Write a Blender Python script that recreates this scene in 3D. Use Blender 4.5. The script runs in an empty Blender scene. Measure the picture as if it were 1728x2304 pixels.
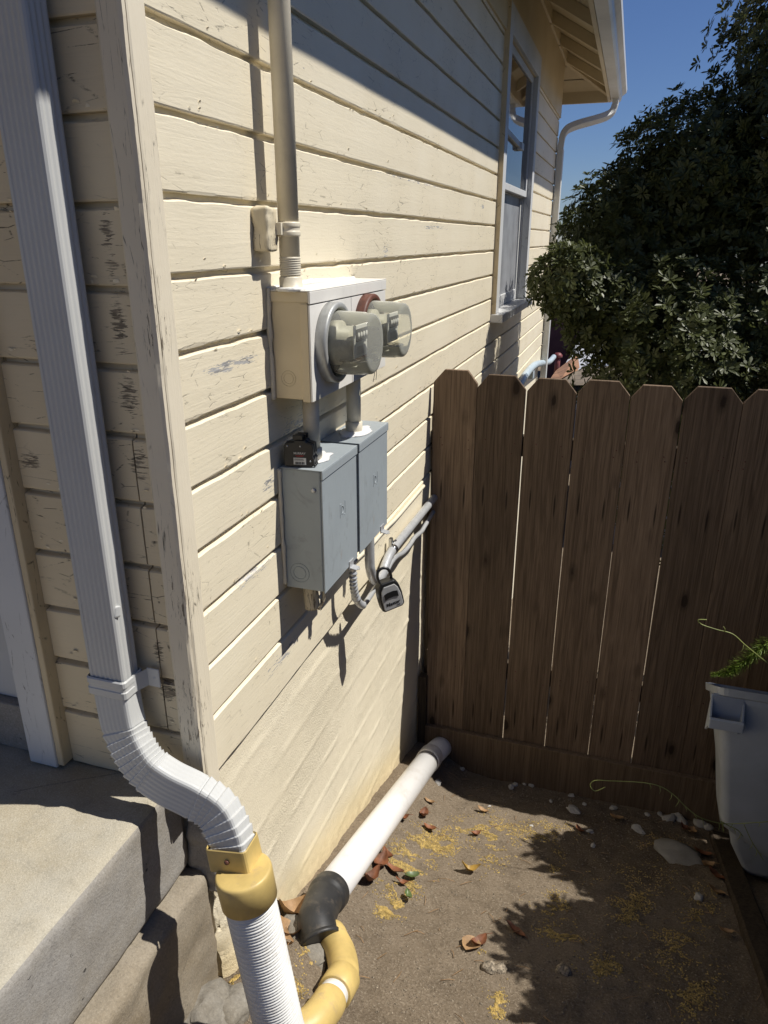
import bpy, math, random
from mathutils import Vector, Matrix, noise
random.seed(7)
sc = bpy.context.scene
R = math.radians

# ------------------------------------------------------------------ camera
CAM = Vector((0.77, -1.1573, 1.737))
F_PX, W_PX, H_PX = 1640.0, 1728.0, 2304.0
VPX, VPY = 1429.0, 538.0
pitch = math.atan2(H_PX/2-VPY, F_PX)
yaw = math.atan2(VPX-W_PX/2, math.hypot(F_PX, H_PX/2-VPY))
FW = Vector((-math.sin(yaw)*math.cos(pitch), math.cos(yaw)*math.cos(pitch), -math.sin(pitch)))
RT = Vector((math.cos(yaw), math.sin(yaw), 0))
UP = RT.cross(FW)
cd = bpy.data.cameras.new('camera'); co = bpy.data.objects.new('camera', cd)
sc.collection.objects.link(co); sc.camera = co
cd.sensor_fit = 'VERTICAL'; cd.sensor_height = 36.0; cd.sensor_width = 27.0
cd.lens = F_PX/H_PX*36.0
cd.clip_start = 0.02; cd.clip_end = 1000
co.matrix_world = Matrix((
    (RT.x, UP.x, -FW.x, CAM.x), (RT.y, UP.y, -FW.y, CAM.y), (RT.z, UP.z, -FW.z, CAM.z), (0, 0, 0, 1)))

# ------------------------------------------------------------------ world, sun, exposure
SUN = Vector((1.0, 0.31, 1.62)).normalized()
wd = bpy.data.worlds.new('World'); sc.world = wd; wd.use_nodes = True
nt = wd.node_tree; nt.nodes.clear()
sky = nt.nodes.new('ShaderNodeTexSky'); sky.sky_type = 'NISHITA'; sky.sun_disc = False
sky.sun_elevation = math.asin(SUN.z); sky.sun_rotation = math.atan2(SUN.x, SUN.y)
sky.air_density = 1.0; sky.dust_density = 0.0; sky.ozone_density = 5.0
bg = nt.nodes.new('ShaderNodeBackground'); bg.inputs['Strength'].default_value = 0.05
wo = nt.nodes.new('ShaderNodeOutputWorld')
tint = nt.nodes.new('ShaderNodeMix'); tint.data_type = 'RGBA'; tint.blend_type = 'MULTIPLY'; tint.inputs[0].default_value = 1.0; tint.inputs[7].default_value = (.90, 1.0, 1.30, 1)
nt.links.new(sky.outputs[0], tint.inputs[6]); nt.links.new(tint.outputs[2], bg.inputs[0]); nt.links.new(bg.outputs[0], wo.inputs[0])
sl = bpy.data.lights.new('sun', 'SUN'); sl.energy = 5.0; sl.angle = R(0.53); sl.color = (1.0, 0.96, 0.885)
so = bpy.data.objects.new('sun', sl); sc.collection.objects.link(so)
so.rotation_euler = (-SUN).to_track_quat('-Z', 'Y').to_euler(); so.location = SUN*20
sc.view_settings.view_transform = 'Standard'; sc.view_settings.look = 'None'
sc.view_settings.exposure = 0.13; sc.view_settings.gamma = 1.0; sc.view_settings.use_curve_mapping = False
sc.render.engine = 'CYCLES'
sc.cycles.max_bounces = 6; sc.cycles.diffuse_bounces = 3; sc.cycles.glossy_bounces = 3; sc.cycles.transmission_bounces = 4; sc.cycles.transparent_max_bounces = 8
sc.render.resolution_x = 768; sc.render.resolution_y = 1024

# ------------------------------------------------------------------ pixels to positions
def ray(px, py): return FW*F_PX + RT*(px-W_PX/2) - UP*(py-H_PX/2)
def hit(px, py, axis, val):
    d = ray(px, py); return CAM + d*((val-CAM[axis])/d[axis])
def dep(px, py, depth):
    d = ray(px, py); return CAM + d*(depth/d.dot(FW))
def smooth(t): t = min(max(t, 0), 1); return t*t*(3-2*t)
def gz(x, y):
    s = smooth(x/.3)
    yy = min(max(y, -.25), 1.95)
    z = -.07-.33*yy-(.05+.045*yy)*s
    if y > 1.95: z -= 1.9*(1-math.exp(-(y-1.95)*.19))+.012*(y-1.95)
    if x > 1.6: z += .02*min(x-1.6, 3)
    return z
def gp(px, py, h=0.0):
    d = ray(px, py).normalized(); lo, hi = .3, 9.0
    for _ in range(50):
        m = (lo+hi)/2; p = CAM+d*m
        if p.z > gz(p.x, p.y)+h: lo = m
        else: hi = m
    return CAM+d*lo
def fbm(p, sc_=1.0, oct_=3, seed=0.0):
    q = Vector(p)*sc_+Vector((seed*13.7, seed*7.1, seed*3.3)); a = 0; w = 1.0
    for _ in range(oct_):
        a += w*noise.noise(q); q = q*2.03; w *= .5
    return a

# ------------------------------------------------------------------ materials
class NT:
    def __init__(s, name):
        s.m = bpy.data.materials.new(name); s.m.use_nodes = True; s.t = s.m.node_tree; s.t.nodes.clear()
        s.out = s.t.nodes.new('ShaderNodeOutputMaterial'); s.b = s.t.nodes.new('ShaderNodeBsdfPrincipled')
        s.t.links.new(s.b.outputs[0], s.out.inputs[0])
        s.tc = s.t.nodes.new('ShaderNodeTexCoord'); s.oi = s.t.nodes.new('ShaderNodeObjectInfo')
        s.co = s.tc.outputs['Object']
    def n(s, t, **k):
        x = s.t.nodes.new(t)
        for a, v in k.items(): setattr(x, a, v)
        return x
    def l(s, a, b): s.t.links.new(a, b)
    def put(s, sock, v):
        if hasattr(v, 'is_output'): s.l(v, sock)
        else: sock.default_value = v
    def vec(s, scale, rand=0.0):
        m = s.n('ShaderNodeMapping'); m.inputs['Scale'].default_value = scale; s.l(s.co, m.inputs[0])
        if rand:
            v = s.n('ShaderNodeVectorMath', operation='SCALE'); c = s.n('ShaderNodeCombineXYZ')
            for i in range(3): s.l(s.oi.outputs['Random'], c.inputs[i])
            s.l(c.outputs[0], v.inputs[0]); v.inputs['Scale'].default_value = rand
            s.l(v.outputs[0], m.inputs['Location'])
        return m.outputs[0]
    def noise(s, scale, vec=None, detail=4, rough=.55, dist=0.0):
        x = s.n('ShaderNodeTexNoise'); x.inputs['Scale'].default_value = scale
        x.inputs['Detail'].default_value = detail; x.inputs['Roughness'].default_value = rough
        x.inputs['Distortion'].default_value = dist
        s.l(vec if vec is not None else s.co, x.inputs['Vector']); return x.outputs['Fac']
    def vor(s, scale, vec=None, feature='F1', rnd=1.0):
        x = s.n('ShaderNodeTexVoronoi', feature=feature); x.inputs['Scale'].default_value = scale
        x.inputs['Randomness'].default_value = rnd
        s.l(vec if vec is not None else s.co, x.inputs['Vector']); return x
    def rng(s, v, a, b, c=0.0, d=1.0, smooth_=False):
        x = s.n('ShaderNodeMapRange'); x.interpolation_type = 'SMOOTHSTEP' if smooth_ else 'LINEAR'
        s.l(v, x.inputs[0])
        for i, q in enumerate((a, b, c, d)): x.inputs[i+1].default_value = q
        return x.outputs[0]
    def math(s, op, a, b=None, c=None):
        x = s.n('ShaderNodeMath', operation=op)
        for i, q in enumerate((a, b, c)):
            if q is not None: s.put(x.inputs[i], q)
        return x.outputs[0]
    def mix(s, f, a, b, mode='MIX'):
        x = s.n('ShaderNodeMix', data_type='RGBA'); x.blend_type = mode
        s.put(x.inputs[0], f)
        for i, q in ((6, a), (7, b)): s.put(x.inputs[i], (*q, 1) if isinstance(q, tuple) and len(q) == 3 else q)
        return x.outputs[2]
    def spot(s, c, r, soft=.5):
        a = s.n('ShaderNodeVectorMath', operation='SUBTRACT'); s.l(s.co, a.inputs[0]); a.inputs[1].default_value = c
        b = s.n('ShaderNodeVectorMath', operation='DIVIDE'); s.l(a.outputs[0], b.inputs[0]); b.inputs[1].default_value = r
        e = s.n('ShaderNodeVectorMath', operation='LENGTH'); s.l(b.outputs[0], e.inputs[0])
        return s.rng(e.outputs['Value'], 1.0, soft, 0, 1, True)
    def bump(s, h, strength=.4, dist=.002, prev=None):
        x = s.n('ShaderNodeBump'); x.inputs['Strength'].default_value = strength; x.inputs['Distance'].default_value = dist
        s.l(h, x.inputs['Height'])
        if prev is not None: s.l(prev, x.inputs['Normal'])
        return x.outputs[0]
    def fin(s, col, rough=.6, nrm=None, spec=.5, metal=0.0):
        s.put(s.b.inputs['Base Color'], (*col, 1) if isinstance(col, tuple) else col)
        s.put(s.b.inputs['Roughness'], rough); s.b.inputs['Specular IOR Level'].default_value = spec
        s.put(s.b.inputs['Metallic'], metal)
        if nrm is not None: s.l(nrm, s.b.inputs['Normal'])
        return s.m

def m_simple(name, col, rough=.5, var=.12, vs=6, bump=.15, bs=60, bd=.001, dirt=None, dirt_amt=.3, spec=.5, metal=0.0):
    g = NT(name); n1 = g.noise(vs, g.vec((1, 1, 1), 3.0), 5)
    c2 = tuple(max(0, c*(1-var*2.2)) for c in col); c1 = tuple(min(1, c*(1+var*.6)) for c in col)
    c = g.mix(g.rng(n1, .3, .7), c1, c2)
    if dirt:
        d = g.noise(vs*2.3, g.vec((1, 1, .6), 7.0), 8, .7)
        c = g.mix(g.rng(d, .55, .75, 0, dirt_amt), c, dirt)
    b = g.bump(g.noise(bs, None, 4), bump, bd)
    r = g.rng(n1, .2, .8, max(rough-.08, .02), min(rough+.1, 1))
    return g.fin(c, r, b, spec, metal)

def m_paint(name, axis, col, spots=(), crack=1.0, old=(.30, .29, .27), dark=(.035, .028, .02), peel_bias=0.0, grain=1.0, cell=(34.0, 9.0)):
    """brushed, weathered oil paint on a board running along axis"""
    g = NT(name)
    def stretch(across, along):
        v_ = [across]*3; v_[axis] = along; return v_
    wood = g.noise(1.0, g.vec(stretch(95.0, 5.0), 40.0), 5, .62, 1.3)
    lump = g.noise(1.0, g.vec(stretch(150.0, 55.0), 11.0), 4, .65, .5)
    broad = g.noise(2.6, g.vec((1, 1, 1), 9.0), 4)
    cv = g.vec(stretch(*cell), 17.0)
    v = g.vor(1.0, cv, 'DISTANCE_TO_EDGE').outputs['Distance']
    nv = g.noise(2.4, cv, 5, .75)
    line = g.math('MULTIPLY', g.rng(v, .0, .030, 1, 0), g.rng(nv, .50, .58, 0, 1))
    area = g.rng(broad, .50-peel_bias*2, .62-peel_bias*2, 0, 1)
    cr = g.math('MULTIPLY', line, area)
    pn = g.noise(1.0, g.vec(stretch(46.0, 12.0), 19.0), 8, .74)
    peel = g.rng(pn, .70-peel_bias*.4, .715-peel_bias*.4, 0, 1)
    pk = g.math('SUBTRACT', 1.0, g.math('MAXIMUM', peel, cr))
    if spots:
        hs = g.noise(1.0, g.vec(stretch(210.0, 26.0), 5.0), 4, .7, .6)
        for c_, r_, k_ in spots:
            sp = g.spot(c_, r_, .2)
            t = g.math('ADD', g.math('MULTIPLY', hs, .75), g.math('MULTIPLY_ADD', sp, .20*k_, g.math('MULTIPLY', pn, .25)))
            peel = g.math('MAXIMUM', peel, g.math('MULTIPLY', g.rng(t, .60, .63, 0, 1), g.rng(sp, .05, .25, 0, 1)))
    c = g.mix(g.rng(broad, .3, .7), tuple(min(1, q*1.04) for q in col), tuple(q*p for q, p in zip(col, (.94, .925, .895))))
    c = g.mix(g.rng(lump, .62, .8, 0, .28), c, tuple(q*p for q, p in zip(col, (.80, .77, .70))))
    c = g.mix(g.rng(wood, .42, .28, 0, .22), c, tuple(q*.75 for q in col))
    c = g.mix(peel, c, g.mix(g.rng(wood, .4, .62), old, tuple(q*.5 for q in old)))
    c = g.mix(g.math('MULTIPLY', cr, crack), c, dark)
    h = g.math('ADD', g.math('MULTIPLY', wood, .8*grain), g.math('MULTIPLY', lump, .5))
    h = g.math('MULTIPLY_ADD', pk, .55, h)
    b = g.bump(h, .42, .0018)
    return g.fin(c, g.rng(broad, .2, .8, .42, .62), b, .4)

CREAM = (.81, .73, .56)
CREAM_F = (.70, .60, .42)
S1 = lambda y, z, ry, rz, k=1.0: ((0, y, z), (.08, ry, rz), k)
S2 = lambda x, z, rx, rz, k=1.0: ((x+.04, -.058, z+(1.737-z)*.0415), (rx, .08, rz), k)
MAT = {}
MAT['side'] = m_paint('cream_paint_side', 1, CREAM, [S1(.19, 1.492, .17, .016, .85), S1(.335, 1.19, .05, .035, .7), S1(2.9, 1.895, .05, .02, .8),
    S1(.36, .70, .16, .03, .55), S1(1.15, 1.365, .13, .03, .6), S1(.52, 1.29, .14, .05, .6), S1(1.25, 1.70, .05, .03, .5), S1(.25, 1.0, .2, .02, .5), S1(1.9, 1.78, .4, .012, .45), S1(1.6, 1.93, .7, .008, .5)], .6,
    old=(.52, .51, .50), peel_bias=.02)
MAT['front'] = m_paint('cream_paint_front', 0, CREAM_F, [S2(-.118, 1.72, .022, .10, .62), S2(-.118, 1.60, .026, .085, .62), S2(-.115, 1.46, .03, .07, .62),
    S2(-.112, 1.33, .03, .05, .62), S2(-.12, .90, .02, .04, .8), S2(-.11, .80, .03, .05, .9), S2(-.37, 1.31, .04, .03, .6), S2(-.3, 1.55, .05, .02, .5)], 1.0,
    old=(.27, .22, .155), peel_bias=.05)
MAT['corner'] = m_paint('cream_paint_corner', 2, (.765, .69, .545), [((-.015, -.055, .80), (.05, .05, .15), .30), ((0, -.05, 1.6), (.03, .05, .12), .3), ((-.01, -.05, 1.08), (.04, .05, .1), .3)], .9, old=(.34, .28, .2), peel_bias=.015, cell=(75.0, 6.0))
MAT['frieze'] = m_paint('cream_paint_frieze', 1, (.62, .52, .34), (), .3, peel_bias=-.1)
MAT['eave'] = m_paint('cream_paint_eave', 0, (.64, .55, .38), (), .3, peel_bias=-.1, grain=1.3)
MAT['trim'] = m_paint('white_trim_paint', 2, (.60, .61, .62), [((.03, 3.9, 1.32), (.12, .6, .06), .55)], .8, old=(.33, .31, .29), peel_bias=.03)
MAT['trim_cream'] = m_paint('cream_trim_edge', 2, (.60, .50, .33), (), 1.0, old=(.22, .17, .11), peel_bias=.04)
MAT['door'] = m_paint('white_door_paint', 2, (.52, .525, .53), (), .6, peel_bias=-.03)
MAT['alum'] = m_simple('white_aluminium', (.54, .545, .535), .42, .04, 3, .05, 12, .002, (.45, .44, .42), .25)
MAT['gutter'] = m_simple('white_gutter', (.70, .71, .70), .35, .06, 3, .05, 12, .002, (.35, .32, .26), .4)
MAT['yellow'] = m_simple('yellow_plastic', (.64, .47, .17), .45, .12, 14, .15, 90, .0012, (.40, .30, .18), .75)
MAT['pvc'] = m_simple('white_pvc', (.80, .785, .77), .36, .04, 5, .05, 40, .001, (.50, .44, .37), .5)
MAT['hose'] = m_simple('white_corrugated', (.76, .755, .73), .48, .06, 8, .08, 60, .001, (.48, .42, .34), .7)
MAT['abs'] = m_simple('black_abs', (.032, .032, .033), .45, .2, 14, .2, 90, .001, (.16, .13, .10), .5)
MAT['mast'] = m_simple('painted_conduit', (.76, .69, .54), .4, .06, 10, .3, 160, .0008, (.42, .39, .33), .35)
MAT['meterbox'] = m_paint('painted_meter_box', 2, (.74, .70, .60), (), .3, peel_bias=-.08, grain=.3)
MAT['meterside'] = m_simple('tan_painted_steel', (.68, .57, .38), .42, .05, 8, .12, 120, .0008)
MAT['meterfront'] = m_simple('white_painted_steel', (.80, .775, .72), .38, .04, 8, .1, 100, .0008, (.5, .47, .42), .3)
MAT['steel'] = m_simple('galvanized_steel', (.56, .57, .58), .33, .10, 25, .1, 120, .0008, (.25, .24, .23), .3, .5, .35)
MAT['bright'] = m_simple('bright_steel', (.62, .63, .64), .25, .1, 25, .05, 120, .0005, None, 0, .5, 1.0)
MAT['blk'] = m_simple('black_plastic', (.018, .018, .019), .35, .15, 20, .05, 100, .0008)
MAT['dark'] = m_simple('dark_void', (.012, .012, .013), .8, .1, 8, 0, 10)
MAT['rust'] = m_simple('rusty_brown_metal', (.15, .055, .035), .55, .25, 30, .3, 120, .001, (.06, .03, .02), .6)
MAT['ring'] = m_simple('dull_grey_ring', (.44, .445, .43), .45, .1, 30, .15, 140, .0008, (.2, .18, .16), .5, .5, .3)
MAT['drum'] = m_simple('meter_works', (.46, .445, .38), .4, .12, 40, .1, 100, .001, (.2, .2, .18), .4)
MAT['paper'] = m_simple('white_label', (.62, .62, .60), .6, .03, 20, 0, 10)
MAT['ink'] = m_simple('black_print', (.02, .02, .02), .6, .03, 20, 0, 10)
MAT['redink'] = m_simple('red_print', (.5, .04, .04), .6, .03, 20, 0, 10)
MAT['greyink'] = m_simple('pale_print', (.5, .5, .5), .6, .03, 20, 0, 10)
MAT['caulk'] = m_simple('white_caulk', (.80, .79, .76), .55, .06, 40, .5, 90, .003)
MAT['silver'] = m_simple('silver_plastic', (.40, .40, .40), .4, .06, 40, .08, 200, .0006)
MAT['bin'] = m_simple('grey_bin_plastic', (.42, .45, .49), .5, .10, 4, .12, 60, .001, (.20, .19, .18), .45)
MAT['binside'] = m_simple('dusty_blue_plastic', (.30, .34, .42), .5, .1, 5, .12, 60, .001)

def m_greybox():
    g = NT('grey_box_enamel'); n1 = g.noise(7, None, 5)
    c = g.mix(g.rng(n1, .3, .7), (.335, .375, .395), (.30, .335, .355))
    sm = g.noise(9, g.vec((1, 2.2, .9)), 6, .65, 1.5); c = g.mix(g.rng(sm, .56, .68, 0, .5), c, (.19, .20, .205))
    ch = g.noise(40, g.vec((1, 1, .3)), 5, .7); c = g.mix(g.rng(ch, .66, .70, 0, .65), c, (.5, .52, .52))
    ru = g.noise(14, g.vec((1, 1, .35)), 6, .7); c = g.mix(g.rng(ru, .68, .76, 0, .5), c, (.25, .15, .08))
    return g.fin(c, g.rng(sm, .3, .7, .38, .6), g.bump(g.noise(120, None, 3), .08, .0006), .5)
MAT['greybox'] = m_greybox()

def m_concrete(name, col, fine=220, pit=1.0, tint=(.8, .72, .58)):
    g = NT(name); a = g.noise(3.0, None, 6, .65); b = g.noise(26, None, 6, .7); f = g.noise(fine, None, 3, .7)
    c = g.mix(g.rng(a, .35, .68), tuple(q*1.06 for q in col), tuple(q*p for q, p in zip(col, tint)))
    c = g.mix(g.rng(b, .52, .75, 0, .5), c, tuple(q*.58 for q in col))
    st_ = g.noise(1.3, None, 7, .72, .8); c = g.mix(g.rng(st_, .54, .66, 0, .45), c, tuple(q*p for q, p in zip(col, (.62, .58, .52))))
    ck = g.vor(2.1, None, 'DISTANCE_TO_EDGE').outputs['Distance']; c = g.mix(g.math('MULTIPLY', g.rng(ck, .0, .006, 1, 0), g.rng(a, .48, .55, 0, .7)), c, tuple(q*.3 for q in col))
    c = g.mix(g.rng(f, .52, .72, 0, .5), c, tuple(min(1, q*1.45) for q in col))
    c = g.mix(g.rng(f, .46, .30, 0, .5), c, tuple(q*.5 for q in col))
    pv = g.vor(34, g.vec((1, 1, 1))).outputs['Distance']; pm = g.math('MULTIPLY', g.rng(pv, .10, .16, 1, 0), g.rng(b, .56, .6, 0, pit))
    c = g.mix(pm, c, tuple(q*.28 for q in col))
    n = g.bump(f, .55, .0025); n = g.bump(b, .4, .004, n); n = g.bump(g.math('SUBTRACT', 1.0, pm), .8, .004, n)
    return g.fin(c, .9, n, .25)
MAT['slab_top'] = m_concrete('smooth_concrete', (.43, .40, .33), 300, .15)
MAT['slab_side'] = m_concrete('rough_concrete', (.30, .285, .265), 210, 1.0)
MAT['block'] = m_concrete('brown_concrete', (.27, .235, .185), 190, .8)
MAT['rock'] = m_concrete('grey_rubble', (.22, .205, .18), 120, .7)

def m_foundation():
    g = NT('painted_foundation')
    a = g.noise(2.2, None, 5); f = g.noise(210, None, 3, .7); b = g.noise(48, g.vec((1, .6, 1)), 5, .7)
    rg = g.noise(3.5, g.vec((1, .7, 1.2)), 4)
    c = g.mix(g.rng(a, .35, .65), (.82, .74, .57), (.78, .70, .53))
    s = g.n('ShaderNodeSeparateXYZ'); g.l(g.co, s.inputs[0])
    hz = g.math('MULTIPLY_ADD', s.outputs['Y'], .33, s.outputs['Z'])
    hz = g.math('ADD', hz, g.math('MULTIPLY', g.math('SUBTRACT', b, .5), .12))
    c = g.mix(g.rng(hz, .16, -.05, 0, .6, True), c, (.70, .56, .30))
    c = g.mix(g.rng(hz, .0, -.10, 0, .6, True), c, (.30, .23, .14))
    c = g.mix(g.math('MULTIPLY', g.rng(f, .40, .30, 0, .6), g.rng(rg, .42, .6, .3, 1)), c, (.52, .45, .33))
    bl = g.noise(16, g.vec((1, .35, 1.3)), 8, .72)
    c = g.mix(g.rng(bl, .74, .77, 0, .7), c, (.40, .36, .31))
    n = g.bump(g.math('ADD', g.math('MULTIPLY', f, g.rng(rg, .40, .62, .35, 1.2)), g.math('MULTIPLY', b, .06)), .7, .0050)
    return g.fin(c, .75, n, .3)
MAT['found'] = m_foundation()

def m_wood(name, c1, c2, knots=True, streaks=False, gs=1.0):
    g = NT(name)
    v = g.vec((48*gs, 48*gs, 1.6), 20.0)
    w = g.noise(1.0, v, 4, .6, 1.6); f = g.noise(1.0, g.vec((230, 230, 5.0), 33.0), 3, .6)
    broad = g.noise(1.4, g.vec((2.5, 2.5, .8), 15.0), 4)
    c = g.mix(g.rng(w, .36, .66), c1, c2)
    c = g.mix(g.rng(f, .50, .70, 0, .6), c, tuple(q*.5 for q in c2))
    rv = g.rng(g.oi.outputs['Random'], 0, 1, .70, 1.25)
    m = g.n('ShaderNodeVectorMath', operation='SCALE'); g.l(c, m.inputs[0]); g.l(rv, m.inputs['Scale']); c = m.outputs[0]
    c = g.mix(g.rng(broad, .5, .8, 0, .35), c, tuple(q*.85 for q in c2))
    if knots:
        k = g.vor(1.0, g.vec((7.5, 7.5, 3.2), 50.0)); d = k.outputs['Distance']
        kn = g.noise(6, g.vec((9, 9, 4), 12.0), 3); d = g.math('MULTIPLY_ADD', kn, .07, d)
        c = g.mix(g.rng(d, .155, .115, 0, .95, True), c, (.012, .007, .004))
        c = g.mix(g.rng(d, .25, .15, 0, .5, True), c, tuple(q*.4 for q in c2))
    if streaks:
        for x, z in ((.045, 1.415), (.15, 1.40), (.05, .28), (.14, .27)):
            c = g.mix(g.math('MULTIPLY', g.spot((x, 0, z), (.006, .1, .075), .3), .8), c, (.010, .007, .005))
    n = g.bump(w, .5, .003); n = g.bump(f, .35, .0012, n)
    return g.fin(c, .82, n, .25)
MAT['picket'] = m_wood('weathered_redwood', (.205, .145, .098), (.108, .074, .049), True, True)
MAT['kick'] = m_wood('kick_board_wood', (.17, .12, .078), (.10, .07, .045), False)
MAT['timber'] = m_wood('old_timber', (.10, .075, .05), (.05, .037, .026), False)
MAT['woodblock'] = m_paint('painted_wood_block', 2, (.66, .58, .42), [((0, 0, 0), (.2, .2, .2), .35)], 1.0, old=(.22, .17, .11), peel_bias=.05)

def m_dirt():
    g = NT('dirt'); a = g.noise(1.6, None, 5); b = g.noise(9, None, 7, .7); f = g.noise(130, None, 4, .75); h = g.noise(420, None, 2, .6)
    c = g.mix(g.rng(a, .35, .65), (.240, .190, .136), (.178, .137, .095))
    c = g.mix(g.rng(b, .5, .72, 0, .65), c, (.105, .080, .056))
    c = g.mix(g.rng(b, .45, .28, 0, .5), c, (.31, .25, .185))
    c = g.mix(g.rng(f, .54, .68, 0, .7), c, (.40, .335, .255)); c = g.mix(g.rng(f, .45, .32, 0, .7), c, (.07, .052, .035))
    c = g.mix(g.rng(h, .62, .72, 0, .5), c, (.36, .30, .22))
    n = g.bump(f, 1.0, .008); n = g.bump(h, .6, .003, n)
    return g.fin(c, .95, n, .15)
MAT['dirt'] = m_dirt()

def m_leaf(name, col, back, rough=.35, var=.5, tr_=.22):
    g = NT(name); n1 = g.noise(1.7, None, 3); n2 = g.noise(23, None, 2)
    c = g.mix(g.rng(n1, .3, .7), col, tuple(q*(1-var*.6) for q in col)); c = g.mix(g.rng(n2, .5, .75, 0, .6), c, back)
    g.fin(c, rough, None, .45)
    tr = g.n('ShaderNodeBsdfTranslucent'); g.l(c, tr.inputs[0]); mx = g.n('ShaderNodeMixShader'); mx.inputs[0].default_value = tr_
    g.l(g.b.outputs[0], mx.inputs[1]); g.l(tr.outputs[0], mx.inputs[2]); g.l(mx.outputs[0], g.out.inputs[0])
    return g.m
MAT['leaf'] = m_leaf('pittosporum_leaf', (.098, .115, .036), (.15, .165, .065), .45, tr_=.32)
MAT['berry'] = m_simple('green_berry', (.13, .15, .05), .45, .2, 9, 0, 10)
MAT['bark'] = m_simple('bark', (.10, .075, .055), .9, .2, 14, .6, 60, .006)
MAT['fern'] = m_leaf('asparagus_fern', (.17, .25, .03), (.26, .33, .06), .5)
MAT['shrub'] = m_leaf('side_shrub_leaf', (.05, .085, .022), (.08, .12, .04), .45)
MAT['vine'] = m_simple('vine_green', (.30, .34, .10), .5, .2, 20, 0, 10)
MAT['dry1'] = m_simple('dry_leaf_rust', (.23, .085, .035), .6, .25, 30, .4, 90, .003, (.10, .04, .02), .6)
MAT['dry2'] = m_simple('dry_leaf_tan', (.38, .23, .11), .65, .2, 30, .4, 90, .003, (.2, .11, .05), .6)
MAT['dry3'] = m_simple('yellow_leaf', (.42, .26, .05), .5, .2, 30, .3, 90, .002, (.25, .12, .03), .5)
MAT['green_leaf'] = m_simple('fresh_green_leaf', (.09, .13, .04), .45, .2, 30, .2, 90, .002)
MAT['seed'] = m_simple('yellow_blossom', (.52, .37, .12), .7, .3, 60, 0, 10)
MAT['gravel'] = m_simple('gravel', (.34, .28, .205), .9, .42, 160, .3, 200, .002)
MAT['chip'] = m_simple('white_stone', (.46, .44, .41), .8, .12, 30, .4, 90, .004, (.25, .22, .18), .6)
MAT['flat'] = m_simple('flat_stone', (.29, .275, .25), .85, .12, 14, .4, 60, .004, (.2, .17, .13), .6)
MAT['roof_orange'] = m_simple('orange_shingle', (.33, .17, .09), .9, .2, 3, .5, 30, .02)
MAT['roof_brown'] = m_simple('brown_shingle', (.21, .165, .115), .9, .2, 3, .5, 30, .02)
MAT['roof_dark'] = m_simple('dark_shingle', (.10, .095, .09), .9, .2, 3, .5, 30, .02)
MAT['flatroof'] = m_simple('grey_flat_roof', (.40, .41, .43), .8, .06, 1, .2, 20, .01)
MAT['redwall'] = m_simple('dark_red_wall', (.085, .035, .04), .8, .1, 2, .1, 20, .01)
MAT['greywall'] = m_simple('grey_blue_wall', (.25, .27, .32), .8, .1, 2, .1, 20, .01)
MAT['redpipe'] = m_simple('red_vent', (.20, .045, .04), .5, .1, 8, .1, 20, .01)
MAT['bluepipe'] = m_simple('pale_blue_pipe', (.45, .53, .58), .4, .08, 6, .1, 40, .001)
MAT['curtain'] = m_simple('grey_curtain', (.34, .36, .40), .8, .08, 4, .1, 20, .01)

def m_glass_pane(name, col):
    g = NT(name); g.fin(col, .03, g.bump(g.noise(3.0, None, 2), .04, .01), 1.0); g.b.inputs['IOR'].default_value = 1.6; return g.m
MAT['pane'] = m_glass_pane('window_glass', (.02, .024, .03)); MAT['pane_low'] = m_simple('screened_glass', (.30, .31, .33), .5, .15, 5, .05, 30, .001)
def m_meter_glass():
    g = NT('meter_glass'); t = g.n('ShaderNodeBsdfTransparent'); t.inputs[0].default_value = (.965, .96, .885, 1)
    g.fin((.86, .86, .78), .05, g.bump(g.noise(30, None, 3), .05, .001), .6)
    mx = g.n('ShaderNodeMixShader'); fr = g.n('ShaderNodeFresnel'); fr.inputs[0].default_value = 1.5
    g.l(g.math('MULTIPLY_ADD', fr.outputs[0], .85, .15), mx.inputs[0]); g.l(t.outputs[0], mx.inputs[1]); g.l(g.b.outputs[0], mx.inputs[2]); g.l(mx.outputs[0], g.out.inputs[0])
    return g.m
MAT['mglass'] = m_meter_glass()

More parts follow.
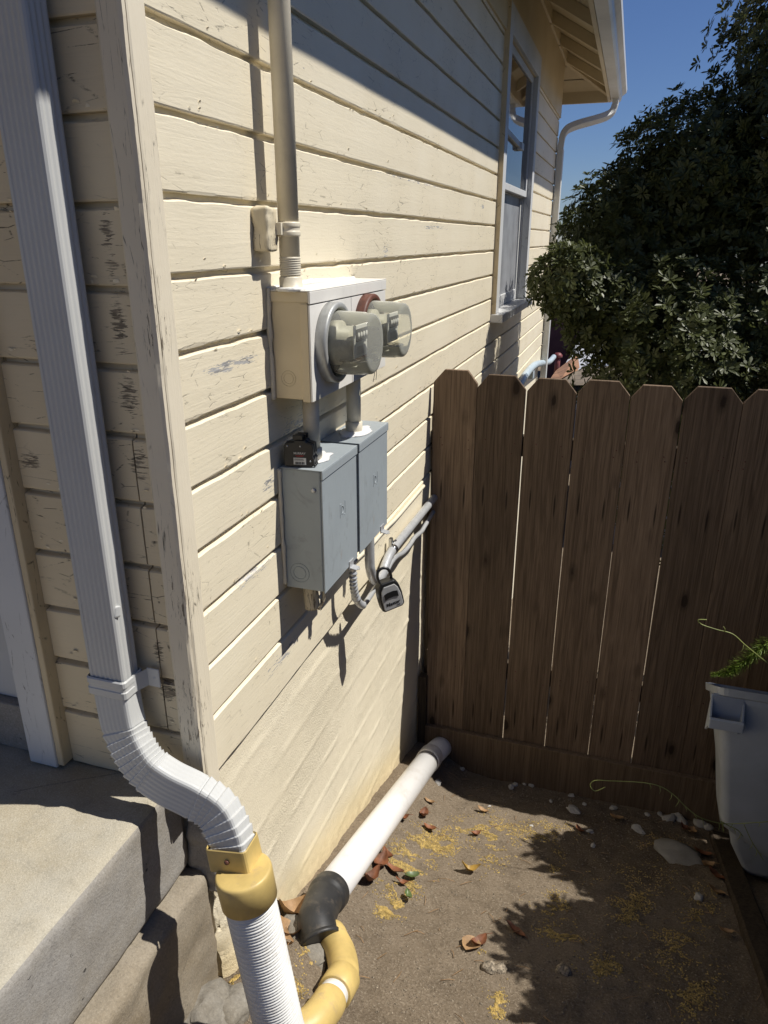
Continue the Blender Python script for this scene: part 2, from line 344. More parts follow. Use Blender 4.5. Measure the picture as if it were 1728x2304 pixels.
# ------------------------------------------------------------------ mesh helpers
COL = sc.collection
BASE = {}
def thing(name, label, cat, loc=(0, 0, 0), group=None, kind=None):
    o = bpy.data.objects.new(name, None); o.empty_display_size = .05; COL.objects.link(o); o.location = loc
    BASE[o] = Vector(loc); o['label'] = label; o['category'] = cat
    if group: o['group'] = group
    if kind: o['kind'] = kind
    return o
def tag(o, label, cat, group=None, kind=None):
    if label: o['label'] = label
    if cat: o['category'] = cat
    if group: o['group'] = group
    if kind: o['kind'] = kind
    return o
class MB:
    def __init__(s): s.v = []; s.f = []; s.s = []
    def add(s, vs, fs, sm=False):
        o = len(s.v); s.v += [Vector(v) for v in vs]; s.f += [tuple(i+o for i in f) for f in fs]; s.s += [sm]*len(fs); return s
    def box(s, x0, x1, y0, y1, z0, z1):
        return s.add([(x0, y0, z0), (x1, y0, z0), (x1, y1, z0), (x0, y1, z0), (x0, y0, z1), (x1, y0, z1), (x1, y1, z1), (x0, y1, z1)],
                     [(0, 3, 2, 1), (4, 5, 6, 7), (0, 1, 5, 4), (1, 2, 6, 5), (2, 3, 7, 6), (3, 0, 4, 7)])
    def obox(s, c, ax, ay, az):
        c = Vector(c); ax, ay, az = Vector(ax), Vector(ay), Vector(az)
        vs = [c+i*ax+j*ay+k*az for k in (-1, 1) for (i, j) in ((-1, -1), (1, -1), (1, 1), (-1, 1))]
        return s.add(vs, [(0, 3, 2, 1), (4, 5, 6, 7), (0, 1, 5, 4), (1, 2, 6, 5), (2, 3, 7, 6), (3, 0, 4, 7)])
    def loft(s, rings, close=True, caps=True, sm=True):
        o = len(s.v); n = len(rings[0])
        for r in rings: s.v += [Vector(p) for p in r]
        for i in range(len(rings)-1):
            for j in range(n if close else n-1):
                a = o+i*n+j; b = o+i*n+(j+1) % n; s.f.append((a, b, b+n, a+n)); s.s.append(sm)
        if caps and close:
            s.f.append(tuple(range(o+n-1, o-1, -1))); s.s.append(False)
            e = o+(len(rings)-1)*n; s.f.append(tuple(range(e, e+n))); s.s.append(False)
        return s
    def tube(s, pts, r, n=14, caps=True):
        pts = [Vector(p) for p in pts]; rr = r if isinstance(r, (list, tuple)) else [r]*len(pts); rings = []; u = None
        for i, p in enumerate(pts):
            t = (pts[min(i+1, len(pts)-1)]-pts[max(i-1, 0)]).normalized()
            if u is None: u = t.orthogonal().normalized()
            u = (u-t*u.dot(t)).normalized(); w = t.cross(u)
            rings.append([p+(u*math.cos(a)+w*math.sin(a))*rr[i] for a in [2*math.pi*k/n for k in range(n)]])
        return s.loft(rings, True, caps)
    def lathe(s, prof, org, axis, n=40, caps=True):
        axis = Vector(axis).normalized(); u = axis.orthogonal().normalized(); w = axis.cross(u); org = Vector(org)
        rings = [[org+axis*h+(u*math.cos(a)+w*math.sin(a))*r for a in [2*math.pi*k/n for k in range(n)]] for r, h in prof]
        return s.loft(rings, True, caps)
    def prism(s, poly, fn, d0, d1):
        a = [fn(u, v, d0) for u, v in poly]; b = [fn(u, v, d1) for u, v in poly]; return s.loft([a, b], True, True, False)
    def grid(s, P, nu, nv, sm=True):
        o = len(s.v)
        for i in range(nu):
            for j in range(nv): s.v.append(Vector(P(i, j)))
        for i in range(nu-1):
            for j in range(nv-1): s.f.append((o+i*nv+j, o+(i+1)*nv+j, o+(i+1)*nv+j+1, o+i*nv+j+1)); s.s.append(sm)
        return s
    def build(s, name, mat, parent=None, base=None, bevel=0.0, loc=None, seg=2, auto=False):
        b = BASE[parent] if parent is not None else Vector(base if base is not None else (0, 0, 0))
        if loc is not None: b = Vector(loc)
        me = bpy.data.meshes.new(name); me.from_pydata([tuple(v-b) for v in s.v], [], s.f)
        me.polygons.foreach_set('use_smooth', s.s); me.update()
        for m in (mat if isinstance(mat, (list, tuple)) else [mat]): me.materials.append(MAT[m])
        o = bpy.data.objects.new(name, me); COL.objects.link(o)
        if parent is not None:
            o.parent = parent; o.location = b-BASE[parent]; BASE[o] = b
        else: o.location = b; BASE[o] = b
        if bevel:
            md = o.modifiers.new('bevel', 'BEVEL'); md.width = bevel; md.segments = seg; md.limit_method = 'ANGLE'; md.angle_limit = R(35)
        return o
def struct(o): o['kind'] = 'structure'; return o
def catmull(pts, n=8):
    pts = [Vector(p) for p in pts]; out = []
    for i in range(len(pts)-1):
        p0 = pts[max(i-1, 0)]; p1 = pts[i]; p2 = pts[i+1]; p3 = pts[min(i+2, len(pts)-1)]
        for k in range(n):
            t = k/n; out.append(.5*((2*p1)+(p2-p0)*t+(2*p0-5*p1+4*p2-p3)*t*t+(-p0+3*p1-3*p2+p3)*t**3))
    return out+[pts[-1]]
def text_mesh(name, body, size, mat, parent, org, ux, uy, extrude=.0003, shear=0.0, bold=0.0):
    cu = bpy.data.curves.new(name, 'FONT'); cu.body = body; cu.size = size; cu.extrude = extrude; cu.shear = shear; cu.offset = bold
    cu.resolution_u = 2; cu.align_x = 'CENTER'; cu.align_y = 'CENTER'
    t = bpy.data.objects.new('tmp', cu); COL.objects.link(t); dg = bpy.context.evaluated_depsgraph_get()
    me = bpy.data.meshes.new_from_object(t.evaluated_get(dg)); bpy.data.objects.remove(t)
    ux = Vector(ux).normalized(); uy = Vector(uy).normalized(); uz = ux.cross(uy); b = BASE[parent]
    for v in me.vertices: v.co = Vector(org)-b+ux*v.co.x+uy*v.co.y+uz*v.co.z
    me.materials.clear(); me.materials.append(MAT[mat]); me.name = name
    o = bpy.data.objects.new(name, me); COL.objects.link(o); o.parent = parent; BASE[o] = b; return o
def rough_box(x0, x1, y0, y1, z0, z1, step, amp, scl, seed, rnd=.012):
    """subdivided block with rounded, uneven edges"""
    m = MB(); idx = {}
    def ax(a, b):
        n = max(2, int(round((b-a)/step))); return [a+(b-a)*i/n for i in range(n+1)]
    X, Y, Z = ax(x0, x1), ax(y0, y1), ax(z0, z1)
    def vert(i, j, k):
        if (i, j, k) in idx: return idx[(i, j, k)]
        p = Vector((X[i], Y[j], Z[k])); c = Vector((min(max(p.x, x0+rnd), x1-rnd), min(max(p.y, y0+rnd), y1-rnd), min(max(p.z, z0+rnd), z1-rnd)))
        d = p-c; nrm = d.normalized() if d.length > 1e-6 else Vector((0, 0, 1))
        p = c+nrm*rnd+nrm*(amp*fbm(p, scl, 4, seed)); idx[(i, j, k)] = len(m.v); m.v.append(p); return idx[(i, j, k)]
    nx, ny, nz = len(X)-1, len(Y)-1, len(Z)-1
    def q(*a): m.f.append(a); m.s.append(True)
    for i in range(nx):
        for j in range(ny):
            q(vert(i, j, 0), vert(i, j+1, 0), vert(i+1, j+1, 0), vert(i+1, j, 0)); q(vert(i, j, nz), vert(i+1, j, nz), vert(i+1, j+1, nz), vert(i, j+1, nz))
    for i in range(nx):
        for k in range(nz):
            q(vert(i, 0, k), vert(i+1, 0, k), vert(i+1, 0, k+1), vert(i, 0, k+1)); q(vert(i, ny, k), vert(i, ny, k+1), vert(i+1, ny, k+1), vert(i+1, ny, k))
    for j in range(ny):
        for k in range(nz):
            q(vert(0, j, k), vert(0, j, k+1), vert(0, j+1, k+1), vert(0, j+1, k)); q(vert(nx, j, k), vert(nx, j+1, k), vert(nx, j+1, k+1), vert(nx, j, k+1))
    return m
def rock(c, r, seed, flat=.6, n=9, rot=0.0, stretch=1.0):
    m = MB(); rings = []
    for i in range(n):
        th = math.pi*(i+.001)/(n-1+.002); ring = []
        for j in range(n+3):
            ph = 2*math.pi*j/(n+3); d = Vector((math.sin(th)*math.cos(ph), math.sin(th)*math.sin(ph), math.cos(th)))
            k = 1+.5*fbm(d, 1.3, 4, seed)+(.08*fbm(d, 6, 3, seed) if n > 12 else 0); x, y, z = d.x*stretch*k*r, d.y*k*r, d.z*flat*k*r
            ring.append(Vector(c)+Vector((x*math.cos(rot)-y*math.sin(rot), x*math.sin(rot)+y*math.cos(rot), z)))
        rings.append(ring)
    return m.loft(rings, True, True, n > 7)

# ================================================================== GROUND
def lines(segs):
    out = []
    for a, b, st in segs:
        n = max(1, int(round((b-a)/st))); out += [a+(b-a)*i/n for i in range(n)]
    return out+[segs[-1][1]]
GX = lines([(-120, -20, 20), (-20, -2, 3), (-2, -.3, .25), (-.3, -.06, .04), (-.06, 1.45, .0125), (1.45, 3, .1), (3, 12, .6), (12, 40, 4), (40, 160, 20)])
GY = lines([(-60, -4, 8), (-4, -.4, .2), (-.4, 1.95, .0125), (1.95, 4, .1), (4, 14, .5), (14, 40, 3), (40, 200, 20)])
def gdisp(x, y):
    z = gz(x, y)
    if -.1 < x < 1.6 and -.6 < y < 2:
        z += .014*fbm((x, y, 0), 3.0, 3, 1)+.006*fbm((x, y, 0), 17, 3, 2)+.0022*fbm((x, y, 0), 70, 2, 3)
        # soil heaped over the black elbow
        q = math.hypot((x-.07)/.10, (y-.12)/.12); z += .035*math.exp(-q*q)
    return z
g = MB().grid(lambda i, j: (GX[i], GY[j], gdisp(GX[i], GY[j])), len(GX), len(GY))
ground = struct(g.build('ground', 'dirt'))

# ================================================================== HOUSE
house = thing('house', 'cream painted clapboard house with white framed window and overhanging eave', 'house', (0, 0, 0))
Z_S = [.604, .750, .878, 1.009, 1.143, 1.277, 1.407, 1.540, 1.674, 1.808, 1.939, 2.0735]
while Z_S[-1] < 2.76: Z_S.append(Z_S[-1]+.134)
Z_S = [Z_S[0]]+[z+.006 for z in Z_S[1:]]
YF = -.0485   # plane of the front wall; the siding of the side wall starts at y = 0
W_Y0, W_Y1, W_Z0, W_Z1 = 3.30, 4.66, 1.27, 2.90
Y_END = 6.42

O_ = [(-.015, .60), (Y_END, .60), (Y_END, 3.2), (-.015, 3.2)]; I_ = [(W_Y0+.06, W_Z0+.02), (W_Y1-.06, W_Z0+.02), (W_Y1-.06, W_Z1-.05), (W_Y0+.06, W_Z1-.05)]
side_wall = MB().add([(x, y, z) for x in (-.021, -.2) for y, z in O_+I_],
    [f_ for k in range(4) for j in [(k+1) % 4] for f_ in ((k, j, 4+j, 4+k), (8+k, 12+k, 12+j, 8+j), (k, 8+k, 8+j, j), (4+k, 4+j, 12+j, 12+k))])
side_wall = side_wall.build('side_wall', 'dark', house)
front_wall = MB().box(-.36, -.03, YF+.021, YF+.03, .56, 3.2).build('front_wall', 'dark', house)
MB().box(-3.0, -1.40, YF+.021, YF+.03, .56, 3.2).build('front_wall', 'dark', house)

def siding(a0, a1, z0, z1, seed, side=True, first=False):
    prof_n = 10; m = MB(); st = []
    a = a0
    while a < a1-1e-6:
        st.append(a); a += (.016 if abs(a) < 1.6 else .03 if abs(a) < 2.2 else .12)
    st.append(a1); rings = []
    for a in st:
        j1 = .0024*fbm((a, seed*3.1, 0), 9, 4, 1)+(-.0025 if fbm((a, seed*1.7, 0), 14, 2, 4) > .42 else 0)
        j2 = .0022*fbm((a, seed*5.3, 0), 12, 4, 2); w = .0011*fbm((a, seed*2.3, 0), 2.2, 2, 3)
        chip = .004*max(0, fbm((a, seed*7.7, 0), 10, 3, 6)-.35)
        lo = z0 if not first else z0+.006*fbm((a, 3, 0), 3, 3, 5)
        pr = [(-.0205, lo), (-.0015+w, lo+j1*.3), (w, lo+.0025+abs(j1)), (w+.0004, lo+(z1-lo)*.35), (w, lo+(z1-lo)*.7), (w, z1-.0150+j2-chip), (-.0032+w, z1-.0125+j2*1.3-chip), (-.0150, z1-.0108+j2), (-.0155, z1+.001), (-.0205, z1+.001)]
        rings.append([Vector((d, a, z)) if side else Vector((a, YF-d, z)) for d, z in pr])
    m.loft(rings if side else rings[::-1], True, True, False)
    if not side: pass
    return m
n = 0
for i in range(len(Z_S)-1):
    z0, z1 = Z_S[i], Z_S[i+1]
    if z1 <= W_Z0+.05: spans = [(.003, Y_END)]
    elif z0 >= W_Z1: spans = [(.003, Y_END)]
    else: spans = [(.003, W_Y0), (W_Y1, Y_END)]
    for a, b in spans:
        siding(a, b, z0, min(z1, 2.78), n+1.5, True, i == 0).build('siding_board', 'side', side_wall); n += 1
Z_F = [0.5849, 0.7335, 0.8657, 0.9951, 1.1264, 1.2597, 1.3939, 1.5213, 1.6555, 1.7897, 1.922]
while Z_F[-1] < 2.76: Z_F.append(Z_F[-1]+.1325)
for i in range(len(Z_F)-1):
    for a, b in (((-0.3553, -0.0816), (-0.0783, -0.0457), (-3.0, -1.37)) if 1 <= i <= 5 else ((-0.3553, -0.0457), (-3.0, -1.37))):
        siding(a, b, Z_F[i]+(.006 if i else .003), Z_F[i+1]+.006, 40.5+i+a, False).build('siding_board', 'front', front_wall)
# corner boards with uneven arrises
def corner(sd):
    rings = []; zz = [.592+i*.02 for i in range(110)]
    for z in zz:
        e = .0016*fbm((z, 1.3, 0), 8, 4, 2); e2 = .0014*fbm((z, 4.3, 0), 9, 4, 3); k = .0035*max(0, fbm((z, 8.8, 0), 11, 3, 5)-.25)
        if sd: pts = [(-.018, YF-.0005), (.005+e-k, YF+.0005+e2), (.0065+e2*.5, YF+.004), (.006, -.002+e), (.004, .0020+e), (-.018, .0020)]
        else: pts = [(-.018, YF+.016), (-.0455+e, YF+.016), (-.0455+e, YF-.0055), (-.041, YF-.0085+e2), (-.004, YF-.009+e2), (.003+e-k, YF-.007+e2+k), (.0045+e, YF-.001), (-.01, YF-.001)]
        rings.append([Vector((x, y, z)) for x, y in pts])
    m = MB(); m.loft(rings, True, True, False); return m
corner(True).build('corner_board', 'corner', house)
corner(False).build('corner_board', 'corner', house)
# foundation
def found_x(y, z):
    k = (z+.02)/.128; fr = k-math.floor(k); row = math.floor(k)
    st = .0022*(noise.noise(Vector((row*3.7, 2.2, 0))))
    ridge = .0042*math.exp(-((min(fr, 1-fr))*19)**2)*max(0, .55+fbm((y, row+round(fr), 0), 6, 3, 3))
    dg_ = z+.33*y
    toe = .018*smooth((-.02-dg_)/.12)
    return -.030+st+ridge+.0015*fbm((0, y, z), 3, 2, 4)+.0008*fbm((0, y, z), 60, 2, 5)+toe
FY = lines([(-.003, 2.0, .010)]); FZ = lines([(-.85, .622, .0105)])
f = MB()
def fpt(i, j):
    y, z = FY[i], FZ[j]; x = found_x(y, z)
    if i < 6: y += (1-i/6)*.022*fbm((z, 0, 5), 7, 4, 7); x -= .02*(1-i/6)**2
    return (x, y, z)
f.grid(fpt, len(FY), len(FZ))
CX = [-.14+.014*i for i in range(9)]
f.grid(lambda i, j: ((CX[i]-.006*fbm((FZ[j], i, 0), 9, 3, 2), FY[0]+.012+.02*fbm((CX[i], 0, FZ[j]), 14, 4, 8), FZ[j]) if i < 8 else fpt(0, j)), 9, len(FZ))
f.box(-.25, -.045, .030, 2.0, -.85, .62).box(-.25, -.03, 2.0, Y_END, -3, .62)
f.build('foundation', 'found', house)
# frieze, roof, rafters
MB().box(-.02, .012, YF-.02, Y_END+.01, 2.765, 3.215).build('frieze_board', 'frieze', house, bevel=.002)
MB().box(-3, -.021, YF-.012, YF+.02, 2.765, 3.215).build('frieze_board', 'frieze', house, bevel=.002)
EX, EY0, EY1 = .415, -.46, 6.93
SL = .575; ZT = 3.30
def roofz(x): return ZT-SL*x
m = MB(); ze = roofz(EX); hh = 3.0
o_ = [(EX, EY0), (EX, EY1), (-6.4, EY1), (-6.4, EY0)]
def slab(dz): return [Vector((x, y, ze+dz)) for x, y in o_]+[Vector((-3, EY0+3.4, ze+3.41*SL+dz)), Vector((-3, EY1-3.4, ze+3.41*SL+dz))]
a_, b_ = slab(0), slab(.035)
m.add(a_, [(0, 4, 5, 1), (1, 5, 2), (2, 5, 4, 3), (3, 4, 0)]); m.add(b_, [(0, 1, 5, 4), (1, 2, 5), (2, 3, 4, 5), (3, 0, 4)])
for i in range(4):
    j = (i+1) % 4; m.add([a_[i], a_[j], b_[j], b_[i]], [(0, 1, 2, 3)])
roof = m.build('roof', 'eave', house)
def rafter_poly(y, w=.042):
    return MB().prism([(-.02, roofz(-.02)-.002), (EX-.03, roofz(EX-.03)-.002), (EX-.03, roofz(EX-.03)-.083), (-.02, roofz(-.02)-.083)], lambda u, v, d: (u, d, v), y-w/2, y+w/2)
raf = rafter_poly(0).build('rafter', 'eave', roof, bevel=.002)
ys = [6.43-.66*k for k in range(11)]
raf.location.y = ys[0]
for y in ys[1:]:
    r_ = raf.copy(); COL.objects.link(r_); r_.parent = roof; r_.location.y = y
# hip rafter and rear soffit boards, fascia boards
MB().prism([(-.02, roofz(-.02)-.004), (EX-.03, roofz(EX-.03)-.004), (EX-.03, roofz(EX-.03)-.09), (-.02, roofz(-.02)-.09)], lambda u, v, d: (u-d*.7, Y_END+.04+u+d*.7, v), -.02, .02).build('rafter', 'eave', roof)
for k in range(3):
    x1 = EX-.03; y0 = 6.47+k*.15
    MB().add([(-2.2, y0, roofz(y0-6.47)-.006), (min(x1, y0-6.50), y0, roofz(y0-6.47)-.006), (min(x1, y0-6.37), y0+.14, roofz(y0-6.33)-.006), (-2.2, y0+.14, roofz(y0-6.33)-.006)],
             [(0, 1, 2, 3)]).build('soffit_board', 'eave', roof)
MB().box(EX-.028, EX, EY0, EY1, ze-.115, ze+.02).build('fascia_board', 'eave', roof, bevel=.002)
MB().box(-6.3, EX-.03, EY1-.028, EY1, ze-.115, ze+.02).build('fascia_board', 'eave', roof, bevel=.002)
MB().box(-6.3, EX-.03, EY0, EY0+.028, ze-.115, ze+.02).build('fascia_board', 'eave', roof, bevel=.002)
# frieze blocking between rafters
for i in range(len(ys)-1):
    y0 = ys[i+1]+.022; y1 = ys[i]-.022
    if y1 > 3.0:
        MB().box(.013, .03, y0, y1, 3.20, roofz(.03)-.003).build('blocking', 'eave', roof)
gx = EX+.003; gzb = ze-.118
gpf = [(gx, gzb+.005), (gx+.075, gzb), (gx+.088, gzb+.02), (gx+.095, gzb+.05), (gx+.128, gzb+.075), (gx+.132, gzb+.105), (gx+.126, gzb+.105), (gx+.122, gzb+.08), (gx+.088, gzb+.055), (gx+.08, gzb+.022), (gx+.072, gzb+.006), (gx+.004, gzb+.011), (gx+.004, gzb+.115), (gx, gzb+.115)]
gm = MB().loft([[Vector((x, EY0, z)) for x, z in gpf], [Vector((x, EY1, z)) for x, z in gpf]][::-1], True, True, False)
gut = gm.build('gutter', 'gutter', house)
MB().add([(x, EY1+.001, z) for x, z in gpf[:7]]+[(gx, EY1+.001, gzb+.105)], [tuple(range(7, -1, -1))]).build('end_cap', 'gutter', gut)

# unseen porch roof and posts, added to keep sky light off the front wall
MB().box(-4.0, .40, -2.0, EY0-.001, 2.86, 2.98).build('added_porch_roof', 'eave', house, bevel=.004)
for x in (-3.9, .30): MB().box(x-.05, x+.05, -1.98, -1.88, gz(x, -2), 2.86).build('added_porch_post', 'trim', house, bevel=.004)
# curled paint flakes along the board edges of both walls
random.seed(31); m = MB()
for _ in range(330):
    i = random.randrange(0, 12); side = random.random() < .72
    if side: a = random.uniform(.06, 2.6)**1.0; z = Z_S[i]+random.choice((.004, .006, .010, .02, -.016, -.014))
    else: a = random.uniform(-.35, -.05); z = Z_F[min(i, 10)]+random.choice((.010, .012, .02, .03, -.008))
    if z < .62: continue
    L_ = random.uniform(.004, .016); h_ = random.uniform(.002, .006); lift = random.uniform(.001, .004); sl_ = random.uniform(-.3, .3)
    P_ = [(a, z, .0004), (a+L_*.5, z+sl_*h_, .0008+lift*.3), (a+L_, z+random.uniform(-.002, .002), .0005), (a+L_*.9, z+h_*.8, lift), (a+L_*.45, z+h_, lift*1.4), (a+L_*.1, z+h_*.7, lift*.8)]
    m.add([Vector((d_, u, v)) if side else Vector((u, YF-d_, v)) for u, v, d_ in P_], [(0, 1, 4, 5), (1, 2, 3, 4)])
tag(m.build('paint_flakes', 'side', house), None, None, None, 'stuff')

# window
win = MB()
win.box(-.02, .030, W_Y0+.002, W_Y0+.10, W_Z0+.05, W_Z1).build('window', 'trim', house, bevel=.003)
win = [o for o in house.children if o.name == 'window'][0]
MB().box(-.019, .029, W_Y0-.004, W_Y0+.0015, W_Z0+.02, W_Z1+.01).build('casing_edge', 'trim_cream', win)
MB().box(-.02, .030, W_Y1-.10, W_Y1, W_Z0+.05, W_Z1).build('casing', 'trim', win, bevel=.003)
MB().box(-.02, .030, W_Y0+.101, W_Y1-.101, W_Z1-.13, W_Z1).build('casing', 'trim', win, bevel=.003)
MB().box(-.10, .075, W_Y0-.012, W_Y1+.02, W_Z0, W_Z0+.048).build('window_sill', 'trim', win, bevel=.004)
for y_ in (W_Y0+.07, W_Y1-.103): MB().box(-.12, -.0205, y_, y_+.033, W_Z0+.05, W_Z1-.131).build('jamb', 'trim', win, bevel=.002)
WM = 2.035
ya, yb = W_Y0+.104, W_Y1-.104
for nm, z0, z1, x0, x1 in (('upper_sash', WM-.02, W_Z1-.132, -.030, -.002), ('lower_sash', W_Z0+.05, WM+.018, -.062, -.034)):
    m = MB().box(x0, x1, ya, ya+.05, z0, z1).box(x0, x1, yb-.05, yb, z0, z1).box(x0, x1, ya+.0501, yb-.0501, z0, z0+(.07 if nm == 'lower_sash' else .04)).box(x0, x1, ya+.0501, yb-.0501, z1-.045, z1)
    sash = m.build(nm, 'trim', win, bevel=.003)
MB().box(-.014, -.011, ya+.05, yb-.05, WM+.02, W_Z1-.177).build('pane', 'pane', win)
MB().box(-.046, -.043, ya+.05, yb-.05, W_Z0+.12, WM-.028).build('pane', 'pane_low', win)
MB().obox((-.002, ya+.38, 2.31), (.010, 0, 0), (0, .33, -.012), (0, 0, .016)).build('white_bar', 'trim', win, bevel=.003)  # tilted white bar and its end block set over the upper pane
MB().obox((.004, ya+.68, 2.295), (.016, 0, 0), (0, .05, 0), (0, 0, .022)).build('bar_end', 'trim', win, bevel=.004)

# door and its casing
MB().box(-0.4502, -0.3725, YF-.034, YF+.018, 0.5878, 2.72).build('door_casing', 'trim', house, bevel=.004)
MB().box(-0.3721, -0.3558, YF-.030, YF+.018, 0.5945, 2.72).build('door_casing', 'trim_cream', house, bevel=.003)
MB().box(-1.375, -1.28, YF-.034, YF+.018, 0.5878, 2.72).build('door_casing', 'trim', house, bevel=.004)
MB().box(-1.279, -0.4511, YF-.034, YF+.018, 2.62, 2.72).build('door_casing', 'trim', house, bevel=.004)
door = MB().box(-1.279, -0.4511, YF+.02, YF+.06, 0.7162, 2.62).build('door', 'door', house, bevel=.002)
for (x0, x1, z0, z1) in ((-.80, -.54, .84, 1.37), (-1.18, -.92, .84, 1.37), (-.80, -.54, 1.48, 2.5), (-1.18, -.92, 1.48, 2.5)):
    MB().box(x0, x1, YF+.012, YF+.0195, z0, z1).build('door_panel', 'door', door, bevel=.006)
MB().box(-1.279, -0.4511, YF-.005, YF+.07, 0.5868, 0.7143).build('threshold', 'slab_side', house, bevel=.004)

# ================================================================== CONCRETE LANDING
land = thing('concrete_landing', 'grey concrete landing slab with rounded edge below the front door', 'landing', (-.6, -.5, 0))
lm = rough_box(-2.4, -0.0869, -1.05, -.0136, 0.3232, 0.5839, .020, .0040, 16, 3, .018)
lo = lm.build('slab', ['slab_top', 'slab_side'], land)
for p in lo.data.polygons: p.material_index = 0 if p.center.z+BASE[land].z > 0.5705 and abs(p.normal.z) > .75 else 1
lm = rough_box(-2.4, -0.0428, -1.05, -.004, -.32, 0.3136, .020, .009, 14, 6, .02)
lm.build('lower_block', 'block', land)
lm = rough_box(-.091, -.018, -.018, .010, .245, .513, .012, .012, 22, 9, .008)
lm.build('mortar', 'slab_side', land)

# ================================================================== FRONT DOWNSPOUT
ds = thing('downspout', 'ribbed white metal downspout with two curved elbows at the front corner', 'downspout', (-.16, -.09, .59))
DW, DD = .0845, .0560
def ds_profile(w=DW, d=DD, ribs=True, grow=0.0, amp=.0016):
    """points (u, v): u along the wide face, v out from the wall; counter-clockwise"""
    w = w/2+grow; d = d/2+grow; c = .009; pts = []
    def side(p, q, nrm, n_):
        for k in range(n_):
            t = k/n_; off = 0
            if ribs and .04 < t < .96: off = -amp*(.5-.5*math.cos(2*math.pi*t*(6 if n_ > 30 else 3)))
            pts.append((p[0]+(q[0]-p[0])*t+nrm[0]*off, p[1]+(q[1]-p[1])*t+nrm[1]*off))
    N1 = 37 if ribs else 2; N2 = 19 if ribs else 2
    side((-w+c, d), (w-c, d), (0, 1), N1)
    for k in range(3): a = math.pi/2-math.pi/2*k/3; pts.append((w-c+c*math.cos(a), d-c+c*math.sin(a)))
    side((w, d-c), (w, -d+c), (1, 0), N2)
    for k in range(3): a = -math.pi/2*k/3; pts.append((w-c+c*math.cos(a), -d+c+c*math.sin(a)))
    side((w-c, -d), (-w+c, -d), (0, -1), N1)
    for k in range(3): a = -math.pi/2-math.pi/2*k/3; pts.append((-w+c+c*math.cos(a), -d+c+c*math.sin(a)))
    side((-w, -d+c), (-w, d-c), (-1, 0), N2)
    for k in range(3): a = math.pi-math.pi/2*k/3; pts.append((-w+c+c*math.cos(a), d-c+c*math.sin(a)))
    return pts
def sweep(m, path, U0, prof, scale=None):
    """path points; wide axis starts along U0 and is carried along"""
    path = [Vector(p) for p in path]; rings = []; U = Vector(U0)
    for i, p in enumerate(path):
        t = (path[min(i+1, len(path)-1)]-path[max(i-1, 0)]).normalized()
        U = (U-t*U.dot(t)).normalized(); V = t.cross(U)
        su, sv = scale(i) if scale else (1, 1)
        rings.append([p+U*u*su+V*v*sv for u, v in prof])
    return m.loft(rings, True, True, False)
DX, DY = -.1597, -.0945
PR = ds_profile()
# travelling down, V = t x U with t=-z, U=+x gives V=-y (outwards)
zb = .872
sweep(MB(), [(DX, DY, 3.0), (DX, DY, zb+.0)], (1, 0, 0), PR).build('pipe', 'alum', ds)
el_pts = [(DX, DY, .877)]
for px, py, dp in ((278, 1627, 1.535), (302, 1685, 1.533), (332, 1727, 1.531), (378, 1760, 1.528), (436, 1789, 1.525), (487, 1822, 1.522), (517, 1876, 1.52), (529, 1925, 1.52)):
    el_pts.append(tuple(dep(px, py, dp)))
pp = catmull(el_pts, 24)
PRg = ds_profile(DW*.97, DD*.97, True, 0, .0005)
def crimp(i):
    f_ = i/len(pp)
    if .13 < f_ < .42 or .64 < f_ < .93: k = (i % 7)/7; return (1.045-.11*k, 1.05-.10*k)
    return (1.0, 1.0)
half = int(len(pp)*.47)
sweep(MB(), pp[:half], (1, 0, 0), PRg, crimp).build('elbow', 'alum', ds)
U2 = Vector((1, 0, 0))
for i in range(half):
    t = (pp[i+1]-pp[max(i-1, 0)]).normalized(); U2 = (U2-t*U2.dot(t)).normalized()
PRh = ds_profile(DW*1.0, DD*1.0, True, 0, .0005)
pq = pp[half-12:]
def crimp2(i): return crimp(i+half-12)
sweep(MB(), pq, U2, PRh, crimp2).build('elbow', 'alum', ds)
# strap
PS = ds_profile(DW, DD, False, .0035)
strap = MB(); rings = [[Vector((DX+u, DY-v, z)) for u, v in ds_profile(DW, DD, False, gr)] for z, gr in ((.899, .0025), (.896, .005), (.885, .005), (.883, .0035), (.875, .0035), (.873, .005), (.859, .005), (.856, .0025))]
strap.loft(rings, True, False, False)
sp_ = strap.build('strap', 'alum', ds)
tb = hit(356, 1569, 1, YF-.012)
m = MB()
m.add([(DX+.045, DY-.005, .899), (DX+.045, DY-.005, .859), (DX+.058, YF-.016, .859), (DX+.058, YF-.016, .899)], [(0, 1, 2, 3)])
m.box(DX+.056, tb.x+.012, YF-.016, YF-.0125, .857, .901)
m.build('strap_tab', 'alum', sp_, bevel=.003)
MB().lathe([(.0, 0), (.0035, 0), (.005, -.001), (.005, -.004)][::-1], (tb.x, YF-.0165, .879), (0, -1, 0), 10).build('screw', 'steel', sp_)
# dent in the pipe edge
MB().obox(hit(258, 1378, 1, DY-.0155), (.010, -.002, .004), (.004, .006, 0), (0, .002, .012)).build('dent', 'alum', ds, bevel=.004, seg=3)

